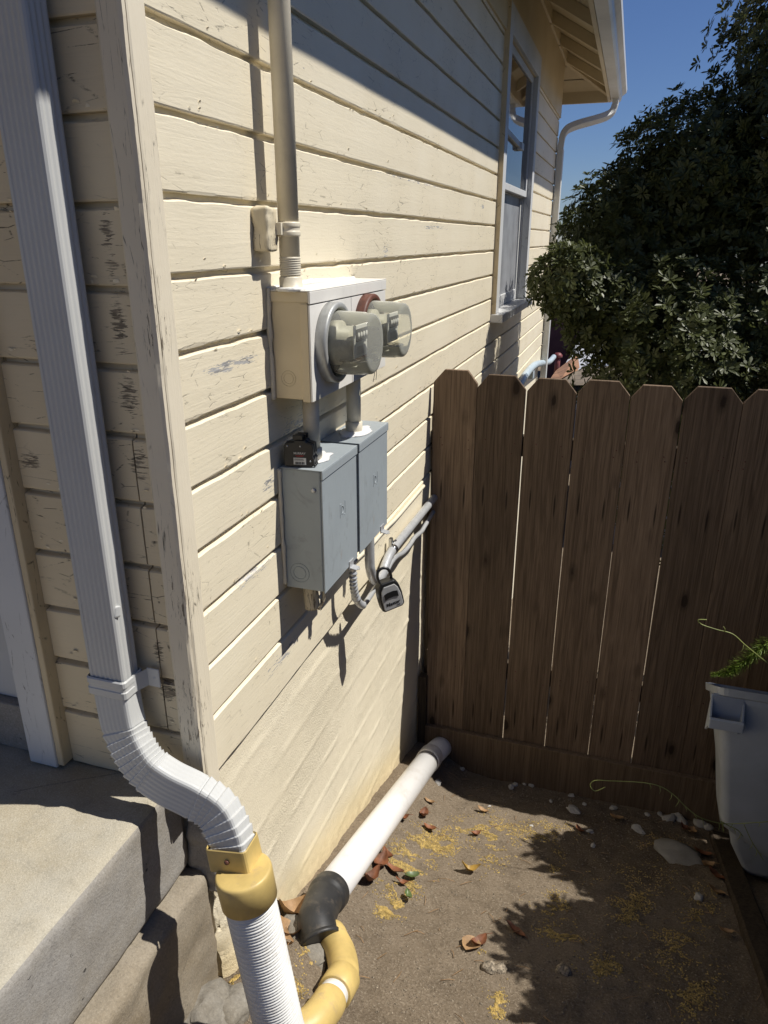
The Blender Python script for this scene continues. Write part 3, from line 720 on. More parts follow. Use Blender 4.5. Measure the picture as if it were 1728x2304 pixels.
# ================================================================== ADAPTER AND CORRUGATED HOSE
hose = thing('corrugated_drain_hose', 'white corrugated drain hose with yellow square to round adapter under the downspout', 'drain hose', (.22, -.18, -.1))
P1 = dep(553, 1985, 1.50); P2 = dep(627, 2304, 1.60); AX = (P2-P1).normalized()
ad = MB(); T0 = P1-AX*.030
ad.lathe([(.0, 0), (.0525, 0), (.0550, .0006), (.0572, .0022), (.0585, .006), (.0588, .012), (.0580, .070), (.0545, .071)], T0, AX, 56)
adp = ad.build('adapter', 'yellow', hose)
Uh = (U2-AX*U2.dot(AX)).normalized()
for i in range(half, len(pp)):
    t = (pp[min(i+1, len(pp)-1)]-pp[i-1]).normalized(); U2 = (U2-t*U2.dot(t)).normalized()
Ue = (U2-AX*U2.dot(AX)).normalized(); Ve = AX.cross(Ue)
cen = pp[-1]; cen = cen-AX*((cen-T0).dot(AX))
sk = MB(); rings = []
for h_, g_ in ((-.050, .0030), (-.048, .0045), (.004, .0055)):
    rings.append([cen+AX*h_+Ue*u+Ve*v for u, v in ds_profile(DW, DD, False, g_)])
rings = [[cen+AX*-.046+Ue*u+Ve*v for u, v in ds_profile(DW, DD, False, .0015)]]+rings
sk.loft(rings, True, False, False).build('socket', 'yellow', adp)
MB().lathe([(.0055, 0), (.0055, .002), (.004, .004), (.0, .004)], cen+AX*-.025+Ve*(DD/2+.006)+Ue*.002, Ve, 12).build('screw', 'rust', adp)
L = (P2-P1).length+.30; hp = []; hr = []; n_ = int(L/.0016)
for i in range(n_):
    s_ = i*L/n_; q = P1+AX*(s_+.035); q.x += .04*max(0, s_-.35)
    hp.append(q); hr.append(.0515+.0016*math.sin(2*math.pi*s_/.0072)+.0006*math.sin(4*math.pi*s_/.0072))
MB().tube(hp, hr, 40).build('hose', 'hose', hose)

# ================================================================== GROUND DRAIN PIPE
dr = thing('drain_pipe', 'white plastic drain pipe on the dirt along the wall with black and yellow elbows', 'pipe', tuple(gp(760, 1980)))
A = gp(742, 2008, .050); B = gp(962, 1712, .052); d = (B-A).normalized()
wp = MB(); wp.tube([A-d*.02, A+d*.5, B+d*.0], .054, 48)
wpo = wp.build('white_pipe', 'pvc', dr)
MB().tube([B-d*.012+d*(.01*i) for i in range(10)], [.0545, .058, .058, .0565, .058, .058, .0565, .058, .058, .055], 48).tube([B+d*.08, B+d*.45+Vector((.0, 0, -.05))], .054, 32).build('coupling', 'pvc', dr)
bl0 = gp(728, 2035, .05); b1 = gp(712, 2080, .046); b2 = gp(722, 2118, .030); b3 = gp(742, 2150, .012)
path = catmull([A+d*.01, A-d*.045, (A-d*.075).lerp(b1, .45), b1, b2], 8)
rr = [.0625 if i < 7 else .0565 for i in range(len(path))]
rr[6] = .0615
MB().tube(path, rr, 44).build('black_elbow', 'abs', dr)
MB().tube([path[-1]-(path[-1]-path[-2]).normalized()*.01, path[-1]+(path[-1]-path[-2]).normalized()*.004], .0605, 44).build('rim', 'abs', dr)
y0 = gp(752, 2115, .036); yp = catmull([y0+Vector((-.02, .03, -.01)), y0, gp(768, 2150, .042), gp(772, 2195, .045), gp(752, 2235, .045)], 8)
MB().tube(yp, [.038+.004*smooth(i/6) if i < 22 else .0425 for i in range(len(yp))], 40).build('yellow_elbow', 'yellow', dr)
e = yp[-1]; ed = (yp[-1]-yp[-3]).normalized()
MB().tube([e-ed*.07, e-ed*.068, e-ed*.002, e], [.043, .0465, .0465, .044], 40).build('collar', 'yellow', dr)
MB().tube([e-ed*.02, e+ed*.06], .0385, 40).build('white_pipe', 'pvc', dr)
e2 = gp(722, 2285, .046); ed2 = (e2-e).normalized()
MB().tube(catmull([e+ed*.030, e+ed*.06, e+ed*.11+Vector((-.012, -.01, -.004)), e+ed*.16+Vector((-.035, -.01, -.02)), Vector((.25, -.17, -.09))], 6), .0435, 40).build('yellow_elbow', 'yellow', dr)

# ================================================================== SERVICE MAST
MX, MY = .052, .394
mast = thing('service_mast', 'cream painted service mast conduit rising from the meter box', 'conduit', (MX, MY, 1.63))
MB().tube([(MX, MY, 1.66), (MX, MY, 2.4), (MX, MY, 4.2)], .0225, 32).build('pipe', 'mast', mast)
MB().tube([(MX, MY, 1.628+i*.002) for i in range(3)]+[(MX, MY, 1.634), (MX, MY, 1.657), (MX, MY, 1.66)], [.030, .031, .031, .0255, .0255, .023], 32).build('hub', 'mast', mast)
zz = [1.661+.0012*i for i in range(34)]
MB().tube([(MX, MY, z) for z in zz], [.0236 if (i//2) % 2 else .0226 for i in range(34)], 32).build('threads', 'mast', mast)
MB().tube([(MX, MY, z) for z in (1.742, 1.744, 1.752, 1.754, 1.760, 1.762, 1.770, 1.772)], [.023, .0255, .0255, .024, .024, .0255, .0255, .023], 32).box(.012, .05, MY-.034, MY-.018, 1.745, 1.77).build('strap', 'mast', mast, bevel=.001)
mb_ = rough_box(.001, .038, MY-.072, MY-.025, 1.712, 1.800, .006, .004, 40, 5, .005)
mb_.build('mounting_block', 'woodblock', mast)

# ================================================================== METER BOX
MY0, MY1, MZ0, MZ1, MXF = .380, .925, 1.387, 1.630, .100
box = thing('meter_box', 'cream and white painted steel meter box holding two round meters', 'meter box', (0.0, .65, 1.387))
MB().box(.004, MXF-.004, MY0, MY1, MZ0, MZ1-.002).build('cabinet', 'meterside', box, bevel=.004)
MB().box(MXF-.003, MXF+.002, MY0-.002, MY0+.262, MZ0-.004, MZ1-.030).build('cover', 'meterfront', box, bevel=.0015)
MB().box(MXF-.003, MXF+.002, MY0+.2645, MY1+.002, MZ0-.004, MZ1-.030).build('cover', 'meterfront', box, bevel=.0015)
MB().box(MXF-.022, MXF-.003, MY0-.003, MY0-.0002, MZ0-.004, MZ1-.028).build('cover_return', 'meterside', box, bevel=.001)
MB().box(.004, MXF+.004, MY0-.003, MY1+.003, MZ1-.0015, MZ1+.001).box(MXF-.002, MXF+.004, MY0-.003, MY1+.003, MZ1-.028, MZ1-.0016).build('top_cap', 'meterfront', box, bevel=.0015)
MB().box(.004, MXF-.002, MY0-.0028, MY0-.0005, MZ1-.024, MZ1-.002).build('top_cap_side', 'meterside', box, bevel=.001)
def ringmesh(c, r, axis, w=.0012):
    c = Vector(c); axis = Vector(axis).normalized(); u = axis.orthogonal().normalized(); v = axis.cross(u)
    return MB().tube([c+(u*math.cos(a)+v*math.sin(a))*r for a in [2*math.pi*k/28 for k in range(29)]], w, 5, False)
for r_ in (.012, .018): ringmesh((.042, MY0-.0003, 1.435), r_, (0, 1, 0), .0007).build('knockout', 'meterside', box)
def caulk(name, pts, r, parent, mat='caulk', seed=0, n=8, amp=.4):
    P = catmull(pts, 10); rr = [r*(1+amp*fbm(p, 40, 3, seed)) for p in P]; return MB().tube(P, rr, n).build(name, mat, parent)
caulk('caulk_bead', [(.004, MY0+.0, 1.63), (.006, .5, 1.634), (.006, .62, 1.636), (.005, .75, 1.632), (.005, MY1, 1.63)], .007, box, 'caulk', 3)
caulk('caulk_bead', [(.004, MY0-.003, 1.635), (.003, MY0-.006, 1.55), (.004, MY0-.005, 1.46), (.003, MY0-.004, 1.385)], .006, box, 'mast', 4)
caulk('caulk_bead', [(MX+.03*math.cos(a), MY+.03*math.sin(a), 1.633) for a in [k*math.pi/6 for k in range(13)]], .0045, box, 'caulk', 6)

def meter(label, my, mz, ringmat, rr):
    t = thing('electric_meter', label, 'meter', (MXF, my, mz), 'round glass meters on the meter box')
    c = Vector((MXF+.001, my, mz)); ax = (1, 0, 0)
    MB().lathe([(rr-.003, 0), (rr, .002), (rr+.0005, .022), (rr-.0005, .026), (rr-.004, .028), (rr-.011, .0285), (rr-.013, .027), (rr-.0145, .020), (rr-.016, .004)], c, ax, 72, False).build('ring', ringmat, t)
    MB().lathe([(.0, .001), (rr-.006, .001), (rr-.006, .010), (.0, .010)], c, ax, 48, False).build('back_plate', 'dark', t)
    # ribbed glass jar
    N = 120; prof = [(.0735, .008), (.0730, .03), (.0715, .088), (.0705, .094), (.0705, .104), (.0690, .110), (.0655, .1135), (.060, .1145), (.0585, .1146)]
    prof += [(.0, .1117), (.0575, .1116), (.058, .1115), (.0645, .110), (.0670, .104), (.0685, .088), (.070, .03), (.0705, .008)]
    m = MB(); u = Vector((0, 1, 0)); v = Vector((0, 0, 1)); rings = []
    for i, (r_, h_) in enumerate(prof):
        ring = []
        for k in range(N):
            a = 2*math.pi*k/N; rb = r_
            if i in (1, 2): rb = r_+(.0009 if k % 2 else -.0004)
            ring.append(c+Vector((h_, 0, 0))+(u*math.cos(a)+v*math.sin(a))*max(rb, .0003))
        rings.append(ring)
    m.loft(rings[:9], True, False); m.add(rings[8], [tuple(range(N))]); m.build('glass_cover', 'mglass', t)
    # works inside
    MB().lathe([(.052, .010), (.052, .030), (.040, .032), (.040, .060), (.0, .060)], c, ax, 40).build('drum', 'drum', t)
    dial = MB().box(c.x+.076, c.x+.080, my-.045, my+.045, mz-.030, mz+.045).build('dial_plate', 'paper', t, bevel=.004)
    MB().box(c.x+.0803, c.x+.084, my-.036, my+.036, mz+.008, mz+.036).build('register', 'ink', dial)
    for k in range(4):
        MB().lathe([(.0, 0), (.007, 0), (.007, .001), (.0, .001)], (c.x+.0842, my-.027+.018*k, mz+.022), ax, 14).build('dial', 'greyink', dial)
    MB().lathe([(.0, 0), (.042, 0), (.042, .0016), (.0, .0016)], (c.x+.066, my, mz-.04), (0, 0, 1), 32).build('rotor_disc', 'bright', t)
    MB().box(c.x+.0803, c.x+.081, my-.030, my+.030, mz-.024, mz-.004).build('name_plate', 'silver', dial)
    return t
met1 = meter('glass electric meter with dull grey ring, nearer the house corner', .492, 1.506, 'ring', .0935)
met2 = meter('glass electric meter with rusty brown ring, nearer the fence', .748, 1.510, 'rust', .0915)
# seal lock under the second ring
lc = Vector((.128, .715, 1.424)); 
m = MB().tube([lc+Vector((0, -.045, .004)), lc+Vector((.0, -.008, 0))], .0105, 12).tube([lc+Vector((0, -.008, 0)), lc+Vector((0, .012, 0))], .008, 12).tube([lc+Vector((0, .012, 0)), lc+Vector((0, .045, 0))], .0098, 12)
sk_ = m.build('seal_lock', 'rust', met2)
MB().tube(catmull([lc+Vector((0, .03, -.008)), lc+Vector((.002, .028, -.03)), lc+Vector((-.002, .026, -.055))], 5), .0008, 5).tube(catmull([lc+Vector((0, .042, -.008)), lc+Vector((.002, .044, -.03)), lc+Vector((.001, .042, -.052))], 5), .0008, 5).build('seal_wire', 'rust', sk_)

# ================================================================== CONDUIT NIPPLES BELOW THE METER BOX
def nipple(label, x, y, z0, z1, shade):
    t = thing('conduit_nipple', label, 'conduit', (x, y, z0), 'short conduits joining meter box and grey boxes')
    MB().tube([(x, y, z0), (x, y, z1)], .0205, 28).build('pipe', 'mast', t)
    MB().tube([(x, y, z) for z in (z0, z0+.002, z0+.028, z0+.030)], [.0225, .0245, .0245, .021], 28).build('coupling', 'mast', t)
    return t
nipple('short painted conduit behind the black breaker, above the nearer grey box', .056, .470, 1.2185, 1.386, 0)
nipple('short painted conduit with coupling above the grey box nearer the fence', .058, .768, 1.2185, 1.386, 0)

# ================================================================== GREY DISCONNECT BOXES
def gbox(label, y0, y1, z0, z1, xf, near):
    t = thing('disconnect_box', label, 'electrical box', (0, (y0+y1)/2, z0), 'grey steel disconnect boxes under the meters')
    MB().box(.006, xf-.004, y0+.001, y1-.001, z0, z1-.003).build('body', 'greybox', t, bevel=.003)
    MB().box(xf-.003, xf+.001, y0, y1, z0-.004, z1-.026).build('door', 'greybox', t, bevel=.0015)
    dr_ = [o for o in t.children if o.name.startswith('door')][0]
    MB().box(.004, xf+.004, y0-.003, y1+.003, z1-.0025, z1).box(xf-.001, xf+.004, y0-.003, y1+.003, z1-.024, z1-.0026).box(.03, xf-.0012, y1, y1+.003, z1-.05, z1-.0026).build('hood', 'greybox', t, bevel=.0012)
    # latch at the foot of the door
    yl = y1-.055; 
    la = MB().box(xf+.001, xf+.004, yl-.016, yl+.016, z0-.012, z0+.012).obox((xf+.012, yl, z0-.010), (.010, 0, -.002), (0, .013, 0), (0, 0, .0016))
    la.build('latch', 'steel', t, bevel=.001)
    ringmesh((xf+.016, yl+.004, z0-.012), .009, (.3, 0, 1), .0016).build('latch_ring', 'steel', t)
    # embossed square emblem on the door
    cy, cz = (y0+y1)/2+.012, z0+(z1-z0)*.555
    s_ = .019; w_ = .0011; m = MB(); X0, X1 = xf+.0008, xf+.0018
    m.box(X0, X1, cy-s_, cy-s_+2*w_, cz-s_, cz+s_); m.box(X0, X1, cy+s_-2*w_, cy+s_, cz-s_, cz+s_)
    m.box(X0, X1, cy-s_+2*w_, cy-s_+.010, cz+s_-2*w_, cz+s_); m.box(X0, X1, cy+s_-.010, cy+s_-2*w_, cz-s_, cz-s_+2*w_)
    m.box(X0, X1, cy-.008, cy-.005, cz-.011, cz+.011)
    m.tube([(xf+.0014, cy-.006+.011*math.sin(a), cz+.011*math.cos(a)) for a in [math.pi*k/8 for k in range(9)]], .0014, 6)
    m.build('emblem', 'greybox', dr_)
    if near:
        for r_ in (.017, .026): ringmesh((.045, y0+.0006, z0+.045), r_, (0, 1, 0), .0009).build('knockout', 'greybox', t)
        MB().lathe([(.0065, 0), (.0065, .003), (.004, .0045), (.0, .0045)], (xf-.022, y0+.0008, z1-.052), (0, -1, 0), 6).build('screw', 'steel', t)
        caulk('caulk_bead', [(.004, y0-.002, z1-.004), (.004, y0-.004, z0+.2), (.005, y0-.003, z0+.08), (.004, y0-.002, z0+.01)], .006, t, 'mast', 8)
    return t
BZ0, BZ1, BXF = .892, 1.217, .114
g1 = gbox('grey steel box with a black breaker lying on top, nearer the house corner', .386, .628, BZ0, BZ1, BXF, True)
g2 = gbox('grey steel box with scuffed door, nearer the fence', .650, .905, BZ0, BZ1, BXF, False)
# smeared white sealant round the conduits on top of the boxes
def smear(parent, cx, cy, z, r, seed):
    m = MB(); N = 40; o = [(cx, cy, z+.004)]
    ro = [r*(1+.30*fbm((math.cos(a), math.sin(a), 0), 2.0, 4, seed)) for a in [2*math.pi*k/N for k in range(N)]]
    pts = [Vector((cx+ro[k]*math.cos(2*math.pi*k/N)*.8, cy+ro[k]*math.sin(2*math.pi*k/N)*1.25, z+.0008)) for k in range(N)]
    mid = [Vector((cx+.026*math.cos(2*math.pi*k/N), cy+.026*math.sin(2*math.pi*k/N), z+.005+.002*fbm((k, 0, 0), .3, 2, seed))) for k in range(N)]
    m.loft([pts, [(p*.7+q*.3)+Vector((0, 0, .002)) for p, q in zip(pts, mid)], mid], True, True); return m.build('sealant', 'caulk', parent)
smear(g1, .056, .478, BZ1, .050, 2); smear(g2, .058, .765, BZ1, .058, 5)

# ================================================================== CIRCUIT BREAKER
bc = Vector((.050, .412, BZ1+.001)); BRt = R(10)
ux = Vector((math.cos(BRt), math.sin(BRt), 0)); uy = Vector((-math.sin(BRt), math.cos(BRt), 0)); uz = Vector((0, 0, 1))
br = thing('circuit_breaker', 'black plastic circuit breaker with paper barcode label, lying loose on the grey box', 'breaker', tuple(bc))
for k in range(3):
    m = MB(); c = bc+uy*(.0125+.0125*k-.024)
    poly = [(-.036, .002), (.030, .0), (.036, .006), (.037, .020), (.033, .026), (.036, .034), (.034, .056), (.020, .060), (.014, .066), (-.008, .066), (-.012, .060), (-.034, .058), (-.037, .05), (-.037, .008)]
    m.prism([(u+.001*k, v+.0015*(k % 2)) for u, v in poly], lambda u, v, d_: c+ux*u+uz*v+uy*d_, -.0055, .0055)
    mod = m.build('module', 'blk', br, bevel=.001)
    MB().obox(c+ux*(-.002+.003*k)+uz*.073, ux*.013, uy*.004, uz*.006).build('toggle', 'blk', mod, bevel=.002)
    MB().lathe([(.004, 0), (.004, .003), (.0, .003)], c+ux*.036+uz*.004, ux, 10).build('terminal', 'blk', mod)
fy = bc+uy*(-.0115-.0057)
for u, v in ((-.028, .052), (.004, .052), (.028, .016)):
    MB().lathe([(.0022, 0), (.0022, .0008), (.0, .0008)], fy+ux*u+uz*v, -uy, 10).build('rivet', 'bright', br)
lab = MB().obox(fy+ux*.002+uz*.015-uy*.0004, ux*.0155, uy*.0004, uz*.0085).build('label', 'paper', br)
m = MB()
random.seed(3); u = -.011
while u < .012:
    w_ = random.choice((.0004, .0004, .0008)); m.obox(fy+ux*(.002+u)+uz*.0105-uy*.0010, ux*w_, uy*.0002, uz*.0030); u += w_*2+random.choice((.0006, .0010))
m.obox(fy+ux*.000+uz*.0205-uy*.0010, ux*.011, uy*.0002, uz*.0005).obox(fy+ux*.000+uz*.0180-uy*.0010, ux*.012, uy*.0002, uz*.0005)
m.build('barcode', 'ink', lab)
text_mesh('brand_print', 'MURRAY', .0075, 'greyink', br, fy+ux*.002+uz*.0345-uy*.0006, ux, uz, .0001, 0, .0002)
MB().obox(fy+ux*.002+uz*.0290-uy*.0005, ux*.011, uy*.0002, uz*.0004).obox(fy+ux*.002+uz*.0270-uy*.0005, ux*.008, uy*.0002, uz*.0004).build('small_print', 'redink', br)

# ================================================================== PIPES UNDER THE GREY BOXES
Bz = lambda x, y: (610+x/4.254, 930+y/4.254)
def wallp(x, y, xo): return hit(*Bz(x, y), 0, xo)
pa = thing('metal_conduit', 'thick galvanized conduit bending from the grey box along the wall to the fence', 'conduit', (.045, 1.0, .6))
top = wallp(940, 1240, .055); top.z = BZ0
pathA = catmull([top, wallp(943, 1400, .055), wallp(952, 1500, .055), wallp(978, 1580, .052), wallp(1020, 1600, .044), wallp(1065, 1530, .034), wallp(1105, 1420, .030), wallp(1160, 1310, .028), wallp(1330, 1095, .028), wallp(1500, 885, .028)], 8)
pathA.append(pathA[-1]+Vector((0, .9, .0)))
pathA = [p for p in pathA]
MB().tube(pathA, .0165, 20).build('pipe', 'steel', pa)
cs = wallp(1165, 1305, .028); dA = Vector((0, 1, 0))
MB().tube([cs+dA*k for k in (-.012, -.010, .010, .012)], [.0168, .0195, .0195, .0168], 20).obox(cs+Vector((-.008, 0, .028)), (.006, 0, 0), (0, .010, 0), (0, 0, .018)).build('strap', 'bright', pa, bevel=.001)
MB().tube([cs+Vector((0, .004, .03)), cs+Vector((.012, .002, .040))], .004, 8).build('screw', 'bright', pa)

pb = thing('flexible_conduit', 'ribbed flexible metal conduit looping below the nearer grey box', 'conduit', (.06, .63, .7))
fp = [Vector((.062, wallp(785, 1440, .062).y, BZ0-.002)), wallp(785, 1500, .062), wallp(790, 1650, .062), wallp(815, 1770, .060), wallp(850, 1822, .055), wallp(878, 1838, .05)]
Pp = catmull(fp, 24); MB().tube(Pp, [.0112+(.0016 if (i//3) % 2 else -.0018) for i in range(len(Pp))], 16).build('ribbed_sleeve', 'steel', pb)
cc = Pp[0]; MB().tube([cc+Vector((0, 0, .004)), cc+Vector((0, 0, -.012))], .0125, 12).build('connector', 'steel', pb)
cc = fp[3]; MB().tube([Pp[70], Pp[75]], .0138, 12).build('connector', 'steel', pb)
q = [fp[-1], wallp(920, 1790, .047), wallp(985, 1690, .042), wallp(1060, 1585, .036), wallp(1110, 1500, .032), wallp(1150, 1425, .03), wallp(1200, 1370, .028), wallp(1260, 1335, .026), wallp(1320, 1270, .026), wallp(1365, 1200, .026), wallp(1400, 1165, .026), wallp(1440, 1130, .026), wallp(1470, 1080, .026)]
Pq = catmull(q, 6); Pq.append(Pq[-1]+Vector((0, .6, .05)))
MB().tube(Pq, .0095, 14).build('thin_pipe', 'steel', pb)
# old thin cable painted over along the siding
oc = thing('painted_cable', 'old painted cable stapled along the siding behind the grey boxes', 'cable', (.01, 1.2, .75))
MB().tube(catmull([wallp(600, 1560, .006), wallp(800, 1410, .006), wallp(960, 1260, .007), wallp(1090, 1110, .007), wallp(1200, 1000, .008), wallp(1320, 860, .007), wallp(1460, 695, .007)], 8), .0075, 10).build('cable', 'mast', oc)
# broken pipe stub under the nearer box
ps_ = thing('pipe_stub', 'peeling painted pipe stub under the nearer grey box', 'pipe stub', (.03, .47, .8))
c0 = Vector((.045, .452, BZ0-.001)); P = [c0, c0+Vector((0, 0, -.04)), c0+Vector((.002, .001, -.085))]
MB().tube(catmull(P, 5), [.021-.0015*abs(fbm((i, 0, 0), .9, 2, 3)) for i in range(11)], 14).build('stub', 'woodblock', ps_)
c1 = c0+Vector((.026, .018, -.005)); MB().tube(catmull([c1, c1+Vector((.004, .004, -.04)), c1+Vector((-.002, .001, -.07)), c1+Vector((-.012, -.004, -.092))], 5), [.008-.0003*i for i in range(16)], 8).build('peeling_strip', 'woodblock', ps_)

# ================================================================== KEY LOCK BOX
kc = dep(*Bz(1128, 1715), 2.40)
ka = R(-52)
kn = Vector((math.cos(ka), math.sin(ka), 0)); kx = Vector((-kn.y, kn.x, 0)); kz = Vector((0, 0, 1))
rl = R(14); kx2 = kx*math.cos(rl)+kz*math.sin(rl)*.0+kz*0; 
kx, kz = kx*math.cos(rl)+kz*math.sin(rl), kz*math.cos(rl)-kx*math.sin(rl)
lb = thing('key_lock_box', 'black and silver key lock box hanging from the bent conduit', 'lock box', tuple(kc))
KS = 1.0
def kpt(u, v, d_): return kc+(kx*u+kz*v+kn*d_)*KS
body = [(-.040, -.052), (-.032, -.058), (.030, -.058), (.040, -.050), (.041, -.005), (.036, .028), (.024, .046), (-.022, .048), (-.036, .030), (-.041, -.005)]
MB().prism([(u, v) for u, v in body], kpt, -.022, .016).build('body', 'blk', lb, bevel=.006, seg=3)
face = [(-.034, -.047), (-.028, -.051), (.027, -.051), (.034, -.045), (.034, -.006), (.029, .020), (.020, .035), (-.018, .036), (-.029, .022), (-.034, -.006)]
MB().prism(face, kpt, .0165, .021).build('face_plate', 'silver', lb, bevel=.0025, seg=2)
fo = [o for o in lb.children if o.name.startswith('face_plate')][0]
MB().prism([(-.024, -.012), (-.010, -.007), (.010, -.007), (.024, -.012), (.024, .010), (.012, .014), (-.012, .014), (-.024, .010)], kpt, .0215, .0235).build('shutter', 'blk', fo, bevel=.001)
text_mesh('brand_print', 'Master', .0175, 'ink', fo, kpt(-.001, -.031, .0216), kx, kz, .0002, .15, .0004)
text_mesh('brand_print', 'Lock', .006, 'ink', fo, kpt(.016, -.042, .0216), kx, kz, .0002, .15, .0002)
sh = catmull([kpt(-.021, .044, -.004), kpt(-.023, .066, -.004), kpt(-.016, .084, -.006), kpt(.0, .091, -.006), kpt(.016, .084, -.004), kpt(.022, .066, -.004), kpt(.021, .040, -.004)], 6)
MB().tube(sh, .0048, 12).build('shackle', 'blk', lb)

# ================================================================== FENCE
FYP = 1.880
fence = thing('wooden_fence', 'weathered brown dog ear picket fence beside the house wall', 'fence', (1.0, FYP, -.75))
lefts = [.0146, .205, .412, .616, .8215, 1.021, 1.232, 1.437, 1.641, 1.846, 2.05]
tops = [1.2188, 1.207, 1.203, 1.207, 1.199, 1.204, 1.205, 1.20, 1.204, 1.20, 1.2]
gaps = [.0012, .006, .0042, .0022, .0048, .0014, .0015, .003, .003, .003]
random.seed(5)
for i in range(10):
    w = lefts[i+1]-lefts[i]-gaps[i]; h = tops[i]+.74; x0 = lefts[i]; z0 = -.74
    ears = .045; eh = .055; m = MB(); rows = [0]+[h*(k/24) for k in range(1, 24)]+[h-eh]
    a = random.uniform(0, 40); fr = []; bk = []
    L_ = []; R_ = []
    for z in rows:
        L_.append((.0008*fbm((z, a, 0), 3, 3, 1), z)); R_.append((w+.0008*fbm((z, a+9, 0), 3, 3, 2), z))
    ej = random.uniform(-.004, .004); poly = L_+[(ears+ej, h), (w-ears+ej, h-.0)]+R_[::-1]
    cup = .0015
    # two-column board so the front can be slightly cupped
    front = [Vector((x, 0, z)) for x, z in poly]; back = [Vector((x, .019, z)) for x, z in poly]
    n_ = len(poly); fs = []
    half_ = len(rows)
    for k in range(half_-1):
        a1, b1_ = k, k+1; c1_, d1 = n_-1-k, n_-2-k
        fs.append((a1, c1_, d1, b1_)); fs.append((n_+a1, n_+b1_, n_+d1, n_+c1_))
    fs.append((half_-1, n_-half_, half_+1, half_)); fs.append((n_+half_-1, n_+half_, n_+half_+1, n_+n_-half_))
    for k in range(n_): j = (k+1) % n_; fs.append((k, j, n_+j, n_+k))
    m.add([v+Vector((x0, FYP+random.uniform(0, .0015), z0)) for v in front+back], fs)
    tilt = 0
    o = m.build('picket', 'picket', fence, loc=(x0, FYP, z0), bevel=.0015, seg=1)
m = MB()
for i in range(10):
    for z in (.925, .885, -.195, -.235):
        for u in (.22, .80):
            m.lathe([(.0, 0), (.0028, 0), (.0028, .0008), (.0, .001)], (lefts[i]+(lefts[i+1]-lefts[i])*u+random.uniform(-.01, .01), FYP-.0003, z+random.uniform(-.012, .012)), (0, -1, 0), 8)
tag(m.build('nails', 'rust', fence), None, None, None, 'stuff')
MB().box(.02, 2.25, FYP-.030, FYP-.003, -.90, -.582).build('kick_board', 'kick', fence, bevel=.003)
for z in (.905, -.215): MB().box(.005, 2.25, FYP+.022, FYP+.060, z-.045, z+.045).build('rail', 'timber', fence, bevel=.002)
MB().box(-.018, .075, FYP+.062, FYP+.150, -1.1, 1.10).build('post', 'timber', fence, bevel=.003)
MB().box(1.95, 2.04, FYP+.062, FYP+.150, -1.2, 1.10).build('post', 'timber', fence, bevel=.003)
MB().box(-.02, .02, FYP-.028, FYP+.02, -.8, -.30).build('nailing_strip', 'timber', fence, bevel=.002)

# ================================================================== TIMBER EDGING
te = thing('timber_edging', 'dark old timber edging along the right side of the dirt', 'timber', (1.41, .8, -.5))
rings = []
for k in range(60):
    y = -.7+k*.041; z = gz(1.35, y); e = .004*fbm((y, 0, 0), 6, 3, 3); e2 = .004*fbm((y, 5, 0), 7, 3, 4)
    rings.append([Vector((1.372+e, y, z-.12)), Vector((1.370+e, y, z+.022+e2)), Vector((1.378+e, y, z+.030+e2)), Vector((1.448, y, z+.030-e2)), Vector((1.455+e2, y, z+.02)), Vector((1.455, y, z-.12))])
MB().loft(rings, True, True, False).build('beam', 'timber', te)

# ================================================================== GREY BIN
bn = thing('plastic_bin', 'dusty grey plastic bin with moulded handle standing by the fence', 'bin', (1.5, 1.5, -.6))
bx0, by0, bzt = 1.222, 1.30, .252
BD = .26
def rrect(x0, x1, y0, y1, z, r, n=5):
    out = []
    for cx, cy, a0 in ((x1-r, y1-r, 0), (x0+r, y1-r, 90), (x0+r, y0+r, 180), (x1-r, y0+r, 270)):
        for k in range(n): a = R(a0+90*k/(n-1)); out.append(Vector((cx+r*math.cos(a), cy+r*math.sin(a), z)))
    return out
def brect(z, grow=0.0, r=.03, slope=None):
    t = max(0, (bzt-z)/.85); s_ = .125*t+.05*max(0, (t-.75)/.25)**2
    P_ = rrect(bx0+.012+s_-grow, bx0+.62-s_+grow, by0+.010+s_*.25-grow, by0+BD-s_*.25+grow, z, r)
    k_ = (.56*max(0, 1-t/.5)) if slope is None else slope
    return [Vector((p.x, p.y, p.z-k_*(p.y-by0))) for p in P_]
zlo = lambda x: -.375-.62*max(0, x-1.345)
rings = []
for k in range(18):
    t = k/17; ring = brect(bzt-.02-.64*t)
    rings.append([Vector((p.x, p.y, p.z+(zlo(p.x)-(bzt-.66))*t)) for p in ring])
shell = MB().loft(rings, True, False).build('shell', 'bin', bn)
md = shell.modifiers.new('solid', 'SOLIDIFY'); md.thickness = .006; md.offset = -1
rings = [brect(z, -.028) for z in (-.15, -.3, -.5, -.60, -.625)]
MB().loft(rings, True, True).build('base', 'bin', bn)
MB().loft([brect(bzt, .012, .035, .56), brect(bzt, .016, .035, .56), brect(bzt-.030, .016, .035, .56), brect(bzt-.034, .008, .035, .56)][::1], True, False, False).build('rim', 'bin', bn)
m = MB(); m.loft([brect(bzt+.001, .012, .035, .56), brect(bzt+.001, -.010, .03, .56), brect(bzt-.05, -.012, .03, .56), brect(bzt-.25, -.02, .03, .56)], True, False).build('lining', 'binside', bn)
MB().loft([brect(-.02, -.03, .02, .3), brect(-.021, -.09, .02, .3)], True, True).build('potting_soil', 'dirt', bn)
